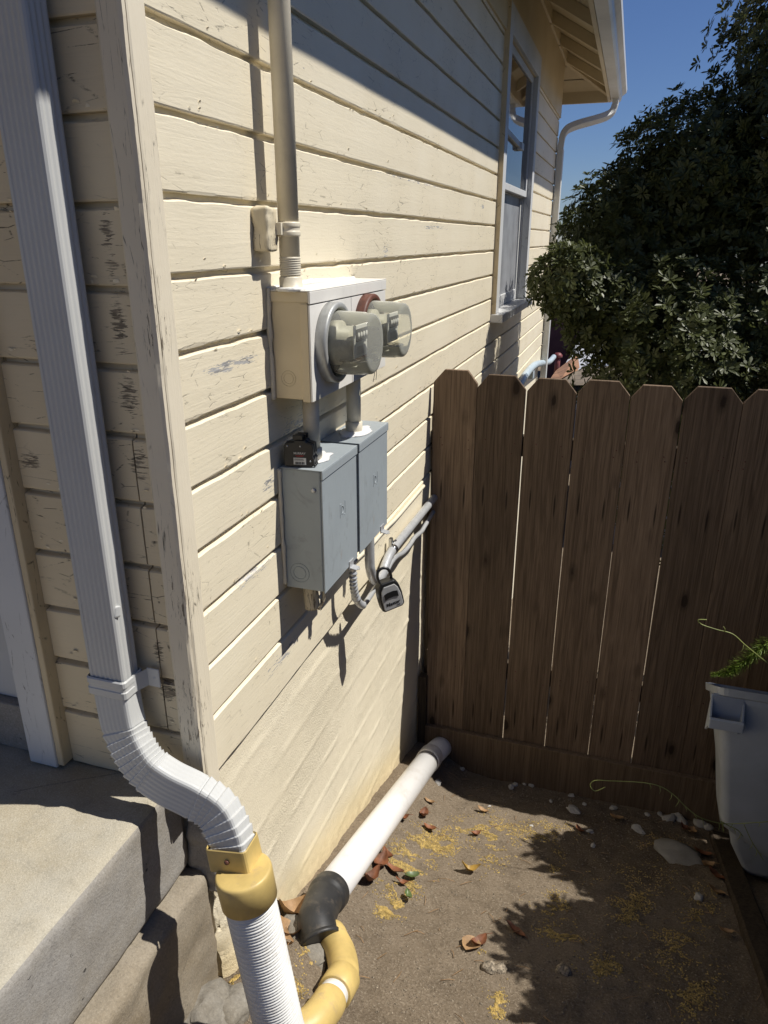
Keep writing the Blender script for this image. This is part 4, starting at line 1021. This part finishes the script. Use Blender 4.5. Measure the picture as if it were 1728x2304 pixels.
# moulded handle below the rim on the front
hx0, hx1 = 1.205, 1.318; hy = by0-.045; hz0, hz1 = .105, .145
hd = MB().box(hx0, hx1, hy, hy+.014, hz0, hz1).build('handle', 'bin', bn, bevel=.003)
for x in (hx0, hx1-.008):
    MB().prism([(hy+.0142, hz0), (hy+.0142, hz1), (by0+.012, bzt-.036), (by0+.020, hz0-.05)], lambda u, v, d_: (d_, u, v), x, x+.008).build('handle_side', 'binside' if x > 1.25 else 'bin', hd, bevel=.002)
MB().box(hx0+.008, hx1-.008, by0+.002, by0+.016, hz0-.03, bzt-.036).build('handle_back', 'binside', hd)
# raised panel lines on the front
def fy_(z): t = (bzt-z)/.85; return by0+.010+.125*t*.25
for pts in ([(1.335, .10), (1.338, .02), (1.36, .015), (1.46, .0)], [(1.50, -.13), (1.452, -.125), (1.44, -.15), (1.425, -.32), (1.42, -.43)]):
    MB().tube([Vector((x, fy_(z)-.0005, z)) for x, z in pts], .0028, 6).build('moulded_line', 'binside', bn)

# ================================================================== FERN AND VINES IN THE BIN
fern = thing('asparagus_fern', 'bright green asparagus fern with trailing runners growing out of the bin', 'fern', (1.62, 1.44, -.02))
random.seed(11)
def frond(pts, r0, dens, parent, name='frond', nl=.030):
    P = catmull(pts, 14); m = MB(); m.tube(P, [.0022*(1-.7*i/len(P)) for i in range(len(P))], 5)
    for i in range(3, len(P)):
        f_ = i/len(P); t = (P[i]-P[i-1]).normalized(); u = t.orthogonal().normalized(); w = t.cross(u)
        rad = r0*math.sin(math.pi*min(1, .15+.95*f_))**.6
        for k in range(dens):
            a = random.uniform(0, 6.28); rr_ = rad*random.uniform(.35, 1); out = (u*math.cos(a)+w*math.sin(a))
            b = P[i]+t*random.uniform(-.008, .008)+out*rr_*random.uniform(.1, .75)
            d_ = (out+t*random.uniform(.2, .9)).normalized(); sd = d_.cross(Vector((random.random(), random.random(), 1))).normalized()*.0013
            l_ = nl*random.uniform(.5, 1)*(.5+.5*rad/r0)
            m.add([b-sd, b+sd, b+d_*l_], [(0, 1, 2)])
    return m.build(name, 'fern', parent)
root = Vector((1.62, 1.44, -.03))
frond([hit(1760, 1400, 1, 1.30)+Vector((.12, .08, .02)), hit(1735, 1440, 1, 1.26), hit(1700, 1468, 1, 1.24), hit(1665, 1495, 1, 1.22), hit(1640, 1512, 1, 1.20), hit(1606, 1518, 1, 1.19)], .030, 34, fern)
for k in range(16):
    a = random.uniform(-.6, 1.0); reach = random.uniform(.15, .55); top_ = random.uniform(.5, 1.05)
    e_ = root+Vector((reach*math.cos(a)*1.0+.16, -reach*math.sin(a)*.5-.05, top_-.1)); mid = root+Vector((reach*.35*math.cos(a)+.08, -reach*.2*math.sin(a), top_*1.0))
    t_ = e_+Vector((.10*math.cos(a)+.05, -.06, -.18))
    frond([root, root.lerp(mid, .5)+Vector((0, 0, .1)), mid, e_, t_], .055, 22, fern, nl=.035)
def runner(pix, y, shoots):
    P = catmull([hit(px, py, 1, yy) for (px, py), yy in zip(pix, y)], 8)
    m = MB().tube(P, [.0017 for _ in P], 6)
    for i in shoots:
        j = min(int(i*len(P)), len(P)-2); p = P[j]
        e_ = p+Vector((random.uniform(-.012, .012), -.004, random.choice((-.03, -.022, .02)))); m.tube([p, p.lerp(e_, .6)+Vector((.003, 0, 0)), e_], [.0012, .0012, .0005], 5)
    return m.build('runner', 'vine', fern)
F6 = lambda x, y: (900+x/2.0036, 768+y/2.0036)
pts = [F6(*q) for q in ((925, 2010), (880, 2027), (858, 2003), (880, 1980), (960, 1982), (1100, 1990), (1180, 2010), (1240, 2050), (1290, 2100), (1350, 2145), (1430, 2170), (1500, 2175), (1660, 2165), (1760, 2150))]
runner(pts, [1.22]*10+[1.24, 1.25, 1.25, 1.3], (.40, .45, .52, .57, .6, .66, .7, .78, .84, .9))
pts = [F6(*q) for q in ((1382, 1255), (1345, 1256), (1362, 1277), (1430, 1300), (1500, 1320), (1560, 1372), (1660, 1452), (1740, 1500))]
runner(pts, [1.2]*6+[1.22, 1.3], (.5, .7))
pts = [(1622, 1848), (1640, 1858), (1660, 1868), (1672, 1882)]
runner(pts, [1.24]*4, (.5, .8)); runner([(1674, 1855), (1690, 1890), (1705, 1915), (1718, 1935)], [1.23]*4, (.4, .6, .8)); runner([(1622, 1848), (1626, 1858), (1628, 1872)], [1.24]*3, (.6,))

# ================================================================== SHRUB BESIDE THE DIRT (outside the right edge, throws the leafy shadow)
def rosettes(m, pts, leafl, leafw, nl, rnd, droop=.35):
    for p, nrm in pts:
        u = nrm.orthogonal().normalized(); w = nrm.cross(u); a0 = rnd.uniform(0, 6.28)
        for k in range(nl):
            a = a0+2.4*k; out = u*math.cos(a)+w*math.sin(a); lift = rnd.uniform(.05, .9)
            d_ = (out+nrm*lift).normalized(); l_ = leafl*rnd.uniform(.45, 1.2); wd_ = leafw*rnd.uniform(.7, 1.1)
            sd = d_.cross(nrm)
            if sd.length < 1e-3: continue
            sd = sd.normalized()*wd_; up = sd.cross(d_).normalized()
            b = p+d_*.006
            m.add([b, b+d_*l_*.45-sd*.7+up*.0, b+d_*l_*.75-sd+up*-.003, b+d_*l_-up*l_*.10, b+d_*l_*.75+sd+up*-.003, b+d_*l_*.45+sd*.7], [(0, 1, 2, 3), (0, 3, 4, 5)])
shrub = thing('leafy_shrub', 'dark leafy shrub at the right edge whose shadow falls on the dirt', 'shrub', (1.9, .7, -.45))
rnd = random.Random(21); pts = []
for (c, r, n_) in (((1.95, .83, .90), (.46, .38, .50), 950), ((1.98, .48, .80), (.50, .42, .54), 950), ((1.80, .36, .50), (.34, .36, .42), 650), ((2.25, .8, .4), (.5, .5, .5), 250), ((1.66, .80, .45), (.22, .22, .40), 460), ((1.80, 1.22, .38), (.24, .16, .40), 460), ((2.0, 1.5, .90), (.35, .25, .42), 350), ((1.95, 1.62, .45), (.35, .18, .50), 420), ((1.84, .10, .38), (.36, .34, .44), 600), ((1.75, -.05, .25), (.28, .25, .35), 350)):
    for _ in range(n_):
        d_ = Vector((rnd.gauss(0, 1), rnd.gauss(0, 1), rnd.gauss(0, 1))).normalized(); k = rnd.uniform(.35, 1.0)**.6
        pts.append((Vector(c)+Vector((d_.x*r[0]*k, d_.y*r[1]*k, d_.z*r[2]*k)), (d_+Vector((0, 0, .5))).normalized()))
m = MB(); rosettes(m, pts, .10, .021, 9, rnd); m.build('crown', 'shrub', shrub)
m = MB()
for k in range(6):
    a = k*1.05; m.tube(catmull([Vector((1.98, .75, gz(1.9, .75)-.05)), Vector((2.0+.1*math.cos(a), .77+.08*math.sin(a), .0)), Vector((2.05+.25*math.cos(a), .78+.2*math.sin(a), .7))], 5), [.018-.0014*i for i in range(11)], 7)
m.build('stems', 'bark', shrub)

# ================================================================== BUSH BEHIND THE FENCE
bush = thing('pittosporum_tree', 'tall dense dark green tree with small berries behind the fence', 'tree', (1.5, 4.3, gz(1.5, 4.3)))
rnd = random.Random(4); pts = []; ber = []
blobs = [((.43, 3.42, 1.50), (.23, .25, .23), 320), ((.70, 3.60, 1.30), (.30, .35, .30), 480), ((1.05, 3.65, 1.0), (.55, .62, .68), 1500), ((.70, 4.35, 1.76), (.45, .52, .46), 1250), ((1.10, 4.35, 2.08), (.54, .56, .50), 1700),
         ((1.6, 4.1, 1.3), (.80, .72, .80), 1900), ((1.78, 4.25, 2.30), (.74, .66, .92), 2400), ((1.88, 4.3, 2.95), (.80, .7, .85), 2100), ((2.2, 3.9, 1.2), (.8, .7, 1.0), 700), ((1.15, 3.8, .2), (.5, .6, .5), 350)]
for c, r, n_ in blobs:
    for _ in range(n_):
        d_ = Vector((rnd.gauss(0, 1), rnd.gauss(0, 1), rnd.gauss(0, 1))).normalized()
        k = rnd.uniform(.12, 1.0)**.38; k *= 1+.20*fbm(d_, 2.2, 3, c[0]*5)+(.04 if rnd.random() < .06 else 0); k = min(k, 1.10)
        p = Vector(c)+Vector((d_.x*r[0]*k, d_.y*r[1]*k, d_.z*r[2]*k))
        if p.x < .10: continue
        nr = (d_+Vector((rnd.uniform(-.5, .5), rnd.uniform(-.5, .5), .35+rnd.uniform(-.3, .5)))).normalized(); pts.append((p, nr))
        if rnd.random() < .35: ber.append(p+nr*.02+Vector((rnd.uniform(-.02, .02), rnd.uniform(-.02, .02), rnd.uniform(-.02, .02))))
m = MB(); rosettes(m, pts, .055, .0100, 11, rnd); m.build('crown', 'leaf', bush)
m = MB()
for p in ber:
    r_ = rnd.uniform(.006, .0085); m.add([p+Vector(v)*r_ for v in ((1, 0, 0), (-1, 0, 0), (0, 1, 0), (0, -1, 0), (0, 0, 1), (0, 0, -1))], [(0, 2, 4), (2, 1, 4), (1, 3, 4), (3, 0, 4), (2, 0, 5), (1, 2, 5), (3, 1, 5), (0, 3, 5)], True)
tag(m.build('berries', 'berry', bush), None, None, None, 'stuff')
tr0 = Vector((1.5, 4.3, gz(1.5, 4.3)-.1)); m = MB().tube(catmull([tr0, Vector((1.48, 4.28, .2)), Vector((1.55, 4.3, 1.0)), Vector((1.75, 4.3, 2.2)), Vector((2.0, 4.3, 3.1))], 6), [.09-.003*i for i in range(25)], 12)
m.build('trunk', 'bark', bush)
m = MB()
for c, r, n_ in blobs:
    c = Vector(c); s0 = Vector((1.5, 4.29, min(max(c.z-.8, -.6), 1.6)))
    m.tube(catmull([s0, s0.lerp(c, .5)+Vector((0, 0, .1)), c, c+(c-s0).normalized()*.2], 5), [.035-.002*i for i in range(16)], 8)
m.build('branches', 'bark', bush)

# ================================================================== FAR DOWNSPOUT, PIPE ON THE FAR WALL
fd = thing('downspout', 'white metal downspout curving down from the gutter at the far house corner', 'downspout', (.04, 6.38, 0))
PF = ds_profile(.075, .055)
tp = Vector((EX+.045, 6.72, gzb+.012)); wl = Vector((.036, 6.36, 2.60))
fpth = catmull([tp, tp+Vector((0, 0, -.07)), tp+Vector((-.06, -.045, -.155)), wl+Vector((.10, .08, .10)), wl+Vector((.02, .015, .04)), wl+Vector((0, 0, -.06)), wl+Vector((0, 0, -.16))], 8)
sweep(MB(), fpth, (0, 1, 0), PF, lambda i: (1.03-.05*((i % 4)/4), 1.02-.04*((i % 4)/4)) if (6 < i < 20 or 28 < i < 42) else (1, 1)).build('elbow', 'gutter', fd)
sweep(MB(), [wl+Vector((0, 0, -.10)), Vector((wl.x, wl.y, -1.6))], (0, 1, 0), ds_profile(.079, .059)).build('pipe', 'gutter', fd)
bp = thing('wall_pipe', 'pale blue pipe leaving the far end of the house wall', 'pipe', (.05, 5.5, .6))
Pb = catmull([hit(1165, 875, 0, .05), hit(1178, 850, 0, .05), hit(1195, 828, 0, .05), hit(1209, 819, 0, .06), hit(1232, 815, 1, 7.2), hit(1238, 812, 1, 7.5), hit(1246, 803, 1, 7.9)], 8)
MB().tube(Pb, .03, 14).build('pipe', 'bluepipe', bp)
MB().obox(hit(1196, 838, 0, .05), (.02, 0, 0), (0, .05, 0), (0, 0, .05)).build('bracket', 'bluepipe', bp, bevel=.004)

# ================================================================== HOUSES DOWN THE SLOPE
Zc = lambda x, y: (1080+x/5.53, 600+y/5.53)
def gable(name, label, px_l, px_r, y0, y1, ze_, zr, roofm, wallm, zbase):
    t = thing(name, label, 'house', ((px_l+px_r)/2, y0, zbase))
    MB().box(px_l+.2, px_r-.2, y0+.2, y1-.2, zbase, ze_).build('wall', wallm, t)
    ym = (y0+y1)/2
    rf = MB().loft([[Vector((px_l, y0, ze_)), Vector((px_l, ym, zr)), Vector((px_l, y1, ze_)), Vector((px_l, y1, ze_+.08)), Vector((px_l, ym, zr+.08)), Vector((px_l, y0, ze_+.08))],
                    [Vector((px_r, y0, ze_)), Vector((px_r, ym, zr)), Vector((px_r, y1, ze_)), Vector((px_r, y1, ze_+.08)), Vector((px_r, ym, zr+.08)), Vector((px_r, y0, ze_+.08))]], True, True, False)
    return t, rf.build('roof', roofm, t)
# low house with brown and orange roof
a = hit(*Zc(880, 1385), 1, 9.5); b = hit(*Zc(1210, 1080), 1, 12.5)
t = thing('neighbour_house', 'neighbouring house with orange brown shingle roof below the tree', 'house', (3.2, 10, -3))
p0, p1 = hit(*Zc(870, 1400), 1, 9.6), hit(*Zc(1150, 1475), 1, 8.6)
top0 = hit(*Zc(945, 1292), 1, 11.5); tr1 = hit(*Zc(1215, 1085), 1, 14.0)
ridge = hit(*Zc(1010, 1392), 1, 9.3)
MB().add([p0, ridge, hit(*Zc(1240, 1260), 1, 11.5), tr1, top0], [(0, 1, 2, 3, 4)]).add([v-Vector((0, 0, .12)) for v in (p0, ridge, hit(*Zc(1240, 1260), 1, 11.5), tr1, top0)], [(4, 3, 2, 1, 0)]).build('roof', 'roof_orange', t)
q = [ridge+Vector((0, 0, -.02)), p1, p1+Vector((4, .8, .15)), ridge+Vector((4.5, 3.0, .55)), hit(*Zc(1240, 1260), 1, 11.5)+Vector((0, 0, -.02))]
MB().add(q, [(0, 1, 2, 3, 4)]).add([v-Vector((0, 0, .12)) for v in q], [(4, 3, 2, 1, 0)]).build('roof', 'roof_brown', t)
MB().box(p1.x+.15, p1.x+4, p1.y+.35, p1.y+3.4, -4, p1.z-.16).build('wall', 'greywall', t)
# flat roofed building and red shed behind it
t = thing('flat_roof_building', 'building with pale grey flat roof behind the orange roof', 'building', (2, 16, -4))
zf = hit(*Zc(1000, 1200), 1, 17).z
MB().box(-.5, 8, 13.0, 22.0, zf-.25, zf).build('roof', 'flatroof', t)
MB().box(-.3, 7.8, 13.2, 21.8, -4.5, zf-.25).build('wall', 'greywall', t)
vp = hit(*Zc(965, 1170), 1, 15.5)
tt = thing('roof_vent', 'dark red vent pipe standing on the grey flat roof', 'vent', (vp.x, vp.y, zf))
MB().tube([(vp.x, vp.y, zf), (vp.x, vp.y, zf+.36)], .06, 14).build('pipe', 'redpipe', tt)
MB().lathe([(.0, 0), (.10, 0), (.10, .04), (.06, .09), (.0, .10)], (vp.x, vp.y, zf+.36), (0, 0, 1), 14).build('cap', 'redpipe', tt)
t = thing('red_shed', 'dark red building at the back of the grey flat roof', 'building', (2, 23, -4))
MB().box(-1.5, 9, 22.4, 27, -4.5, zf+1.1).build('wall', 'redwall', t)
MB().box(-1.7, 9.2, 22.2, 27.2, zf+1.1, zf+1.3).build('roof', 'roof_dark', t)

# ================================================================== LITTER ON THE DIRT
def leaf_mesh(L_, W_, curl, seed, twist=.2):
    m = MB(); n_ = 9; rows = []
    for i in range(n_):
        t = i/(n_-1); w = W_*math.sin(math.pi*(t*.93+.035))**.8; x = (t-.5)*L_; bend = curl*((t-.5)**2)*L_*2.4
        row = []
        for k in (-1, -.5, 0, .5, 1):
            row.append(Vector((x, k*w+.004*fbm((t*4, k, 0), 1, 2, seed), bend+abs(k)**1.5*w*(.35+curl*.5)+.003*fbm((t*5, k*2, 0), 1, 2, seed+1)+twist*k*t*w)))
        rows.append(row)
    m.grid(lambda i, j: rows[i][j], n_, 5); m.tube([rows[0][2]+Vector((-.25*L_, .01, .004)), rows[0][2]], .0009, 5); return m
random.seed(17)
def put_leaf(px, py, L_, rot, mat, label, curl=.5, W_=None):
    p = gp(px, py, .002); m = leaf_mesh(L_, W_ or L_*.30, curl, px*.01)
    o = m.build('fallen_leaf', mat); n_ = Vector((.14, .33, 1)).normalized()
    q = n_.to_track_quat('Z', 'Y').to_matrix().to_4x4() @ Matrix.Rotation(R(rot), 4, 'Z')
    o.matrix_world = Matrix.Translation(p+n_*.004) @ q; tag(o, label, 'leaf', 'dry leaves fallen on the dirt'); return o
LV = [(1058, 2130, .075, 100, 'dry2', 'big pale tan dry leaf lying alone on the open dirt', .12, .03), (1073, 2128, .07, 80, 'dry1', 'rust brown leaf half under the big tan leaf', .6, .02),
      (1158, 2098, .075, -10, 'dry1', 'reddish brown curled leaf at the edge of the shrub shadow', .25, .016), (1055, 1962, .07, 40, 'dry3', 'yellow brown curled leaf in the middle of the sunlit dirt', .8, .018),
      (1068, 1880, .05, 70, 'dry1', 'small rust leaf standing upright among the yellow blossom', .5, .016), (965, 1868, .055, 20, 'dry1', 'brown leaf beside the middle of the white pipe', .5, .02),
      (855, 1948, .095, 115, 'dry1', 'large rust brown leaf leaning on the white pipe', .5, .024), (832, 1983, .085, 95, 'dry1', 'dark brown folded leaf nearest the black elbow by the pipe', .8, .022),
      (885, 1960, .075, 10, 'dry1', 'flat brown leaf right of the large rust leaf', .3, .018), (870, 1930, .06, 160, 'dry1', 'narrow brown leaf above the large rust leaf by the pipe', .6, .016),
      (925, 1975, .06, 70, 'green_leaf', 'pale green fallen leaf among yellow blossom', .3, .02), (918, 2020, .05, -40, 'green_leaf', 'small dark green leaf on the dirt near the pipe', .5, .013),
      (903, 1990, .05, 30, 'dry1', 'little brown leaf between the pipe and the green leaf', .6, .014), (1085, 1828, .055, 5, 'dry2', 'tan leaf at the edge of the fence shadow', .5, .018),
      (1303, 1872, .05, -30, 'dry1', 'orange brown leaf at the tip of the fence shadow', .6, .015), (655, 2062, .11, 70, 'dry2', 'crumpled tan leaf wedged between wall and black elbow', .9, .035),
      (648, 2105, .08, 20, 'dry2', 'orange tan leaf below the crumpled one by the wall', .8, .03), (640, 2130, .06, -30, 'dry2', 'small tan leaf lowest in the wall corner by the elbow', .9, .022),
      (952, 1838, .06, 120, 'dry1', 'rust leaf on the dirt just past the fence shadow by the pipe', .7, .02), (905, 1845, .05, 60, 'dry1', 'dark leaf touching the far half of the white pipe', .7, .018), (965, 1808, .05, 10, 'dry2', 'tan leaf in the fence shadow near the pipe', .5, .016),
      (1385, 1845, .06, 30, 'dry2', 'brown leaf in shade below the kick board', .5, .022), (1555, 1875, .06, 100, 'dry2', 'pale brown leaf in shade left of the bin', .5, .02), (1578, 1925, .07, 10, 'dry1', 'rust leaf in shade at the foot of the bin', .5, .022),
      (1610, 1975, .075, -25, 'dry1', 'dark rust leaf against the timber edging', .4, .022), (1590, 1950, .06, 50, 'dry2', 'brown leaf between the flat stone and the bin', .5, .02), (1610, 2010, .06, 0, 'dry2', 'tan leaf in shade by the timber edging', .4, .018),
      (1540, 1868, .05, 150, 'dry1', 'brown leaf leaning near the bin in the shade', .6, .018), (1490, 1905, .05, 60, 'dry2', 'small leaf above the pale flat stone in shade', .6, .016), (1630, 2100, .05, 20, 'dry2', 'small brown leaf in deep shade beside the timber', .5, .016)]
for a in LV: put_leaf(a[0], a[1], a[2], a[3], a[4], a[5], a[6], a[7])
# stones
st_ = [(1100, 2178, .022, 'gravel', 'rounded tan pebble below the big tan leaf', 1), (1269, 2187, .024, 'gravel', 'rounded tan pebble in the shrub shadow', 1), (1573, 2018, .016, 'chip', 'small round pale pebble in the shade near the timber', 1),
       (1128, 2180, .018, 'gravel', 'dark tan pebble next to the rounded one', 1)]
for px, py, r_, mt, lb_, _ in st_:
    p = gp(px, py, r_*.35); tag(rock(p, r_, px*.1, .7).build('pebble', mt, base=p), lb_, 'pebble')
p = gp(1530, 1925, .008); tag(rock(p, .068, 5.5, .22, 9, R(-25), 1.5).build('flat_stone', 'flat', base=p), 'pale flat angular stone in the shade near the bin', 'stone')
chips = [(1060, 1717), (1066, 1735), (1145, 1750), (1165, 1752), (1158, 1765), (1180, 1762), (1195, 1767), (1150, 1738), (1240, 1803), (1288, 1818), (1285, 1790), (1315, 1810), (1290, 1822, 2.0), (1328, 1870), (1335, 1902), (1436, 1868, 1.8), (1380, 1818), (1150, 1770), (1040, 1730), (1195, 1858, .5), (1100, 1815, .6), (985, 1760)]
for i, c in enumerate(chips):
    k = c[2] if len(c) > 2 else random.uniform(.6, 1.1); p = gp(c[0], c[1], .004); r_ = .013*k
    tag(rock(p, r_, i*1.7+.3, .6, 6, i, 1.4).build('white_chip', 'chip', base=p), 'white stone chip lying on the dirt below the fence', 'stone chip', 'white stone chips under the fence')
for k in range(9):
    px = 1465+k*16+random.uniform(-9, 9); p = gp(px, 1828+k*3.2+random.uniform(-8, 8), .004)
    tag(rock(p, random.choice((.008, .012, .02, .026)), k*2.2, .5, 8, k*1.3, random.uniform(1, 2)).build('white_chip', 'chip', base=p), 'pale rubble lump in the row under the kick board near the bin', 'stone chip', 'pale rubble under the kick board near the bin')
for px, py, r_, fl, lb_, dz in ((505, 2268, .060, .45, 'broken grey concrete chunk beside the corrugated hose', .01), (450, 2300, .09, .6, 'dark shaded rock at the foot of the landing', .0), (672, 2095, .055, .5, 'grey rubble piece half buried by the black elbow', .005),
                                (690, 2150, .06, .4, 'flat grey rubble piece between hose and yellow elbow', .0)):
    p = gp(px, py, dz); tag(rock(p, r_, px*.3, fl, 16, px).build('rubble', 'rock', base=p), lb_, 'rock')
# blossom litter and gravel
random.seed(23); m = MB()
patches = [(955, 1900, 60, 40, 900), (905, 1965, 45, 55, 1000), (880, 2040, 30, 20, 520), (1110, 1890, 45, 60, 640), (1060, 1860, 60, 20, 300), (1000, 1900, 30, 25, 160), (1200, 1870, 90, 25, 260), (1250, 1940, 20, 50, 140), (1120, 2260, 20, 30, 180), (1075, 2210, 25, 15, 70), (1090, 2130, 20, 15, 60),
           (1270, 2100, 60, 20, 330), (1420, 2040, 50, 50, 330), (1370, 2180, 60, 30, 260), (1520, 2120, 60, 60, 260), (1250, 2040, 40, 30, 160), (1560, 2230, 60, 60, 280), (1480, 1900, 60, 25, 100), (640, 2240, 40, 25, 260), (530, 2210, 14, 10, 90), (700, 2170, 25, 30, 130), (1190, 2010, 25, 12, 70), (1450, 1990, 120, 60, 260), (1580, 2050, 40, 40, 160)]
tet = [(0, 0, 1), (.94, 0, -.33), (-.47, .82, -.33), (-.47, -.82, -.33)]
def bit(m, p, r_):
    a = random.uniform(0, 6.3); c_, s_ = math.cos(a), math.sin(a); k = random.uniform(.7, 1.5)
    m.add([p+Vector(((x*c_-y*s_)*r_*k, (x*s_+y*c_)*r_, z*r_*.8)) for x, y, z in ((1, 0, 0), (-1, 0, 0), (0, 1, 0), (0, -1, 0), (0, 0, 1))], [(0, 2, 4), (2, 1, 4), (1, 3, 4), (3, 0, 4)])
for px, py, sx, sy, n_ in patches:
    for _ in range(int(n_*3.0)):
        p = gp(px+random.gauss(0, sx*.5), py+random.gauss(0, sy*.5), 0)
        if p.y > 1.84 or p.x < -.02: continue
        if fbm((p.x, p.y, 0), 16, 3, 8) < -.02: continue
        p.z = gdisp(p.x, p.y)+.0012; bit(m, p, random.uniform(.0018, .0036))
tag(m.build('blossom_litter', 'seed'), 'tiny yellow fallen blossoms strewn over the dirt', 'blossoms', None, 'stuff')
m = MB()
for _ in range(10000):
    x = random.uniform(-.0, 1.37); y = random.uniform(-.35, 1.84); p = Vector((x, y, gdisp(x, y)+.0005)); bit(m, p, random.choice((.0013, .0016, .002, .002, .0026, .004)) * random.uniform(.7, 1.2))
tag(m.build('gravel', 'gravel'), 'fine gravel and grit scattered over the dirt', 'gravel', None, 'stuff')
m = MB()
for _ in range(130):
    x = random.uniform(.1, 1.35); y = random.uniform(.0, 1.8); a = random.uniform(0, 6.3); L_ = random.uniform(.02, .06)
    p = Vector((x, y, gdisp(x, y)+.003)); e_ = Vector((x+L_*math.cos(a), y+L_*math.sin(a), 0)); e_.z = gdisp(e_.x, e_.y)+.004; m.tube([p, p.lerp(e_, .5)+Vector((.003, .002, .003)), e_], .0009, 4)
tag(m.build('twigs', 'dry2'), 'thin dry twigs and stalks scattered over the dirt', 'twigs', None, 'stuff')

# ================================================================== ADDED HEDGE (beyond the frame, cuts sky and bounce light from the right)
hedge = thing('light_block_hedge', 'long unseen hedge added on the right to cut sky and bounce light', 'hedge', (3.5, -.5, -.2))
rnd = random.Random(9); m = MB()
for _ in range(3600):
    p = Vector((rnd.uniform(3.0, 4.4), rnd.uniform(-5, 3.2), 0)); top_ = 2.6+.2*fbm(p, 1.3, 2, 1); p.z = rnd.uniform(-.9, top_)
    if 3.25 < p.x < 4.1 and p.z < top_-.3: p.x = 3.0+rnd.uniform(0, .25)
    d_ = Vector((-1 if p.x < 3.5 else 1, rnd.uniform(-.5, .5), rnd.uniform(0, 1))).normalized(); u = d_.orthogonal().normalized(); w = d_.cross(u)
    for k in range(5):
        a = rnd.uniform(0, 6.3); o_ = (u*math.cos(a)+w*math.sin(a)+d_*.4)*.11; sd = o_.cross(d_).normalized()*.05
        m.add([p, p+o_*.6-sd, p+o_*1.2, p+o_*.6+sd], [(0, 1, 2, 3)])
m.build('foliage', 'shrub', hedge)
MB().box(3.3, 4.1, -4.9, 3.1, -1.2, 2.1).build('core', 'shrub', hedge)
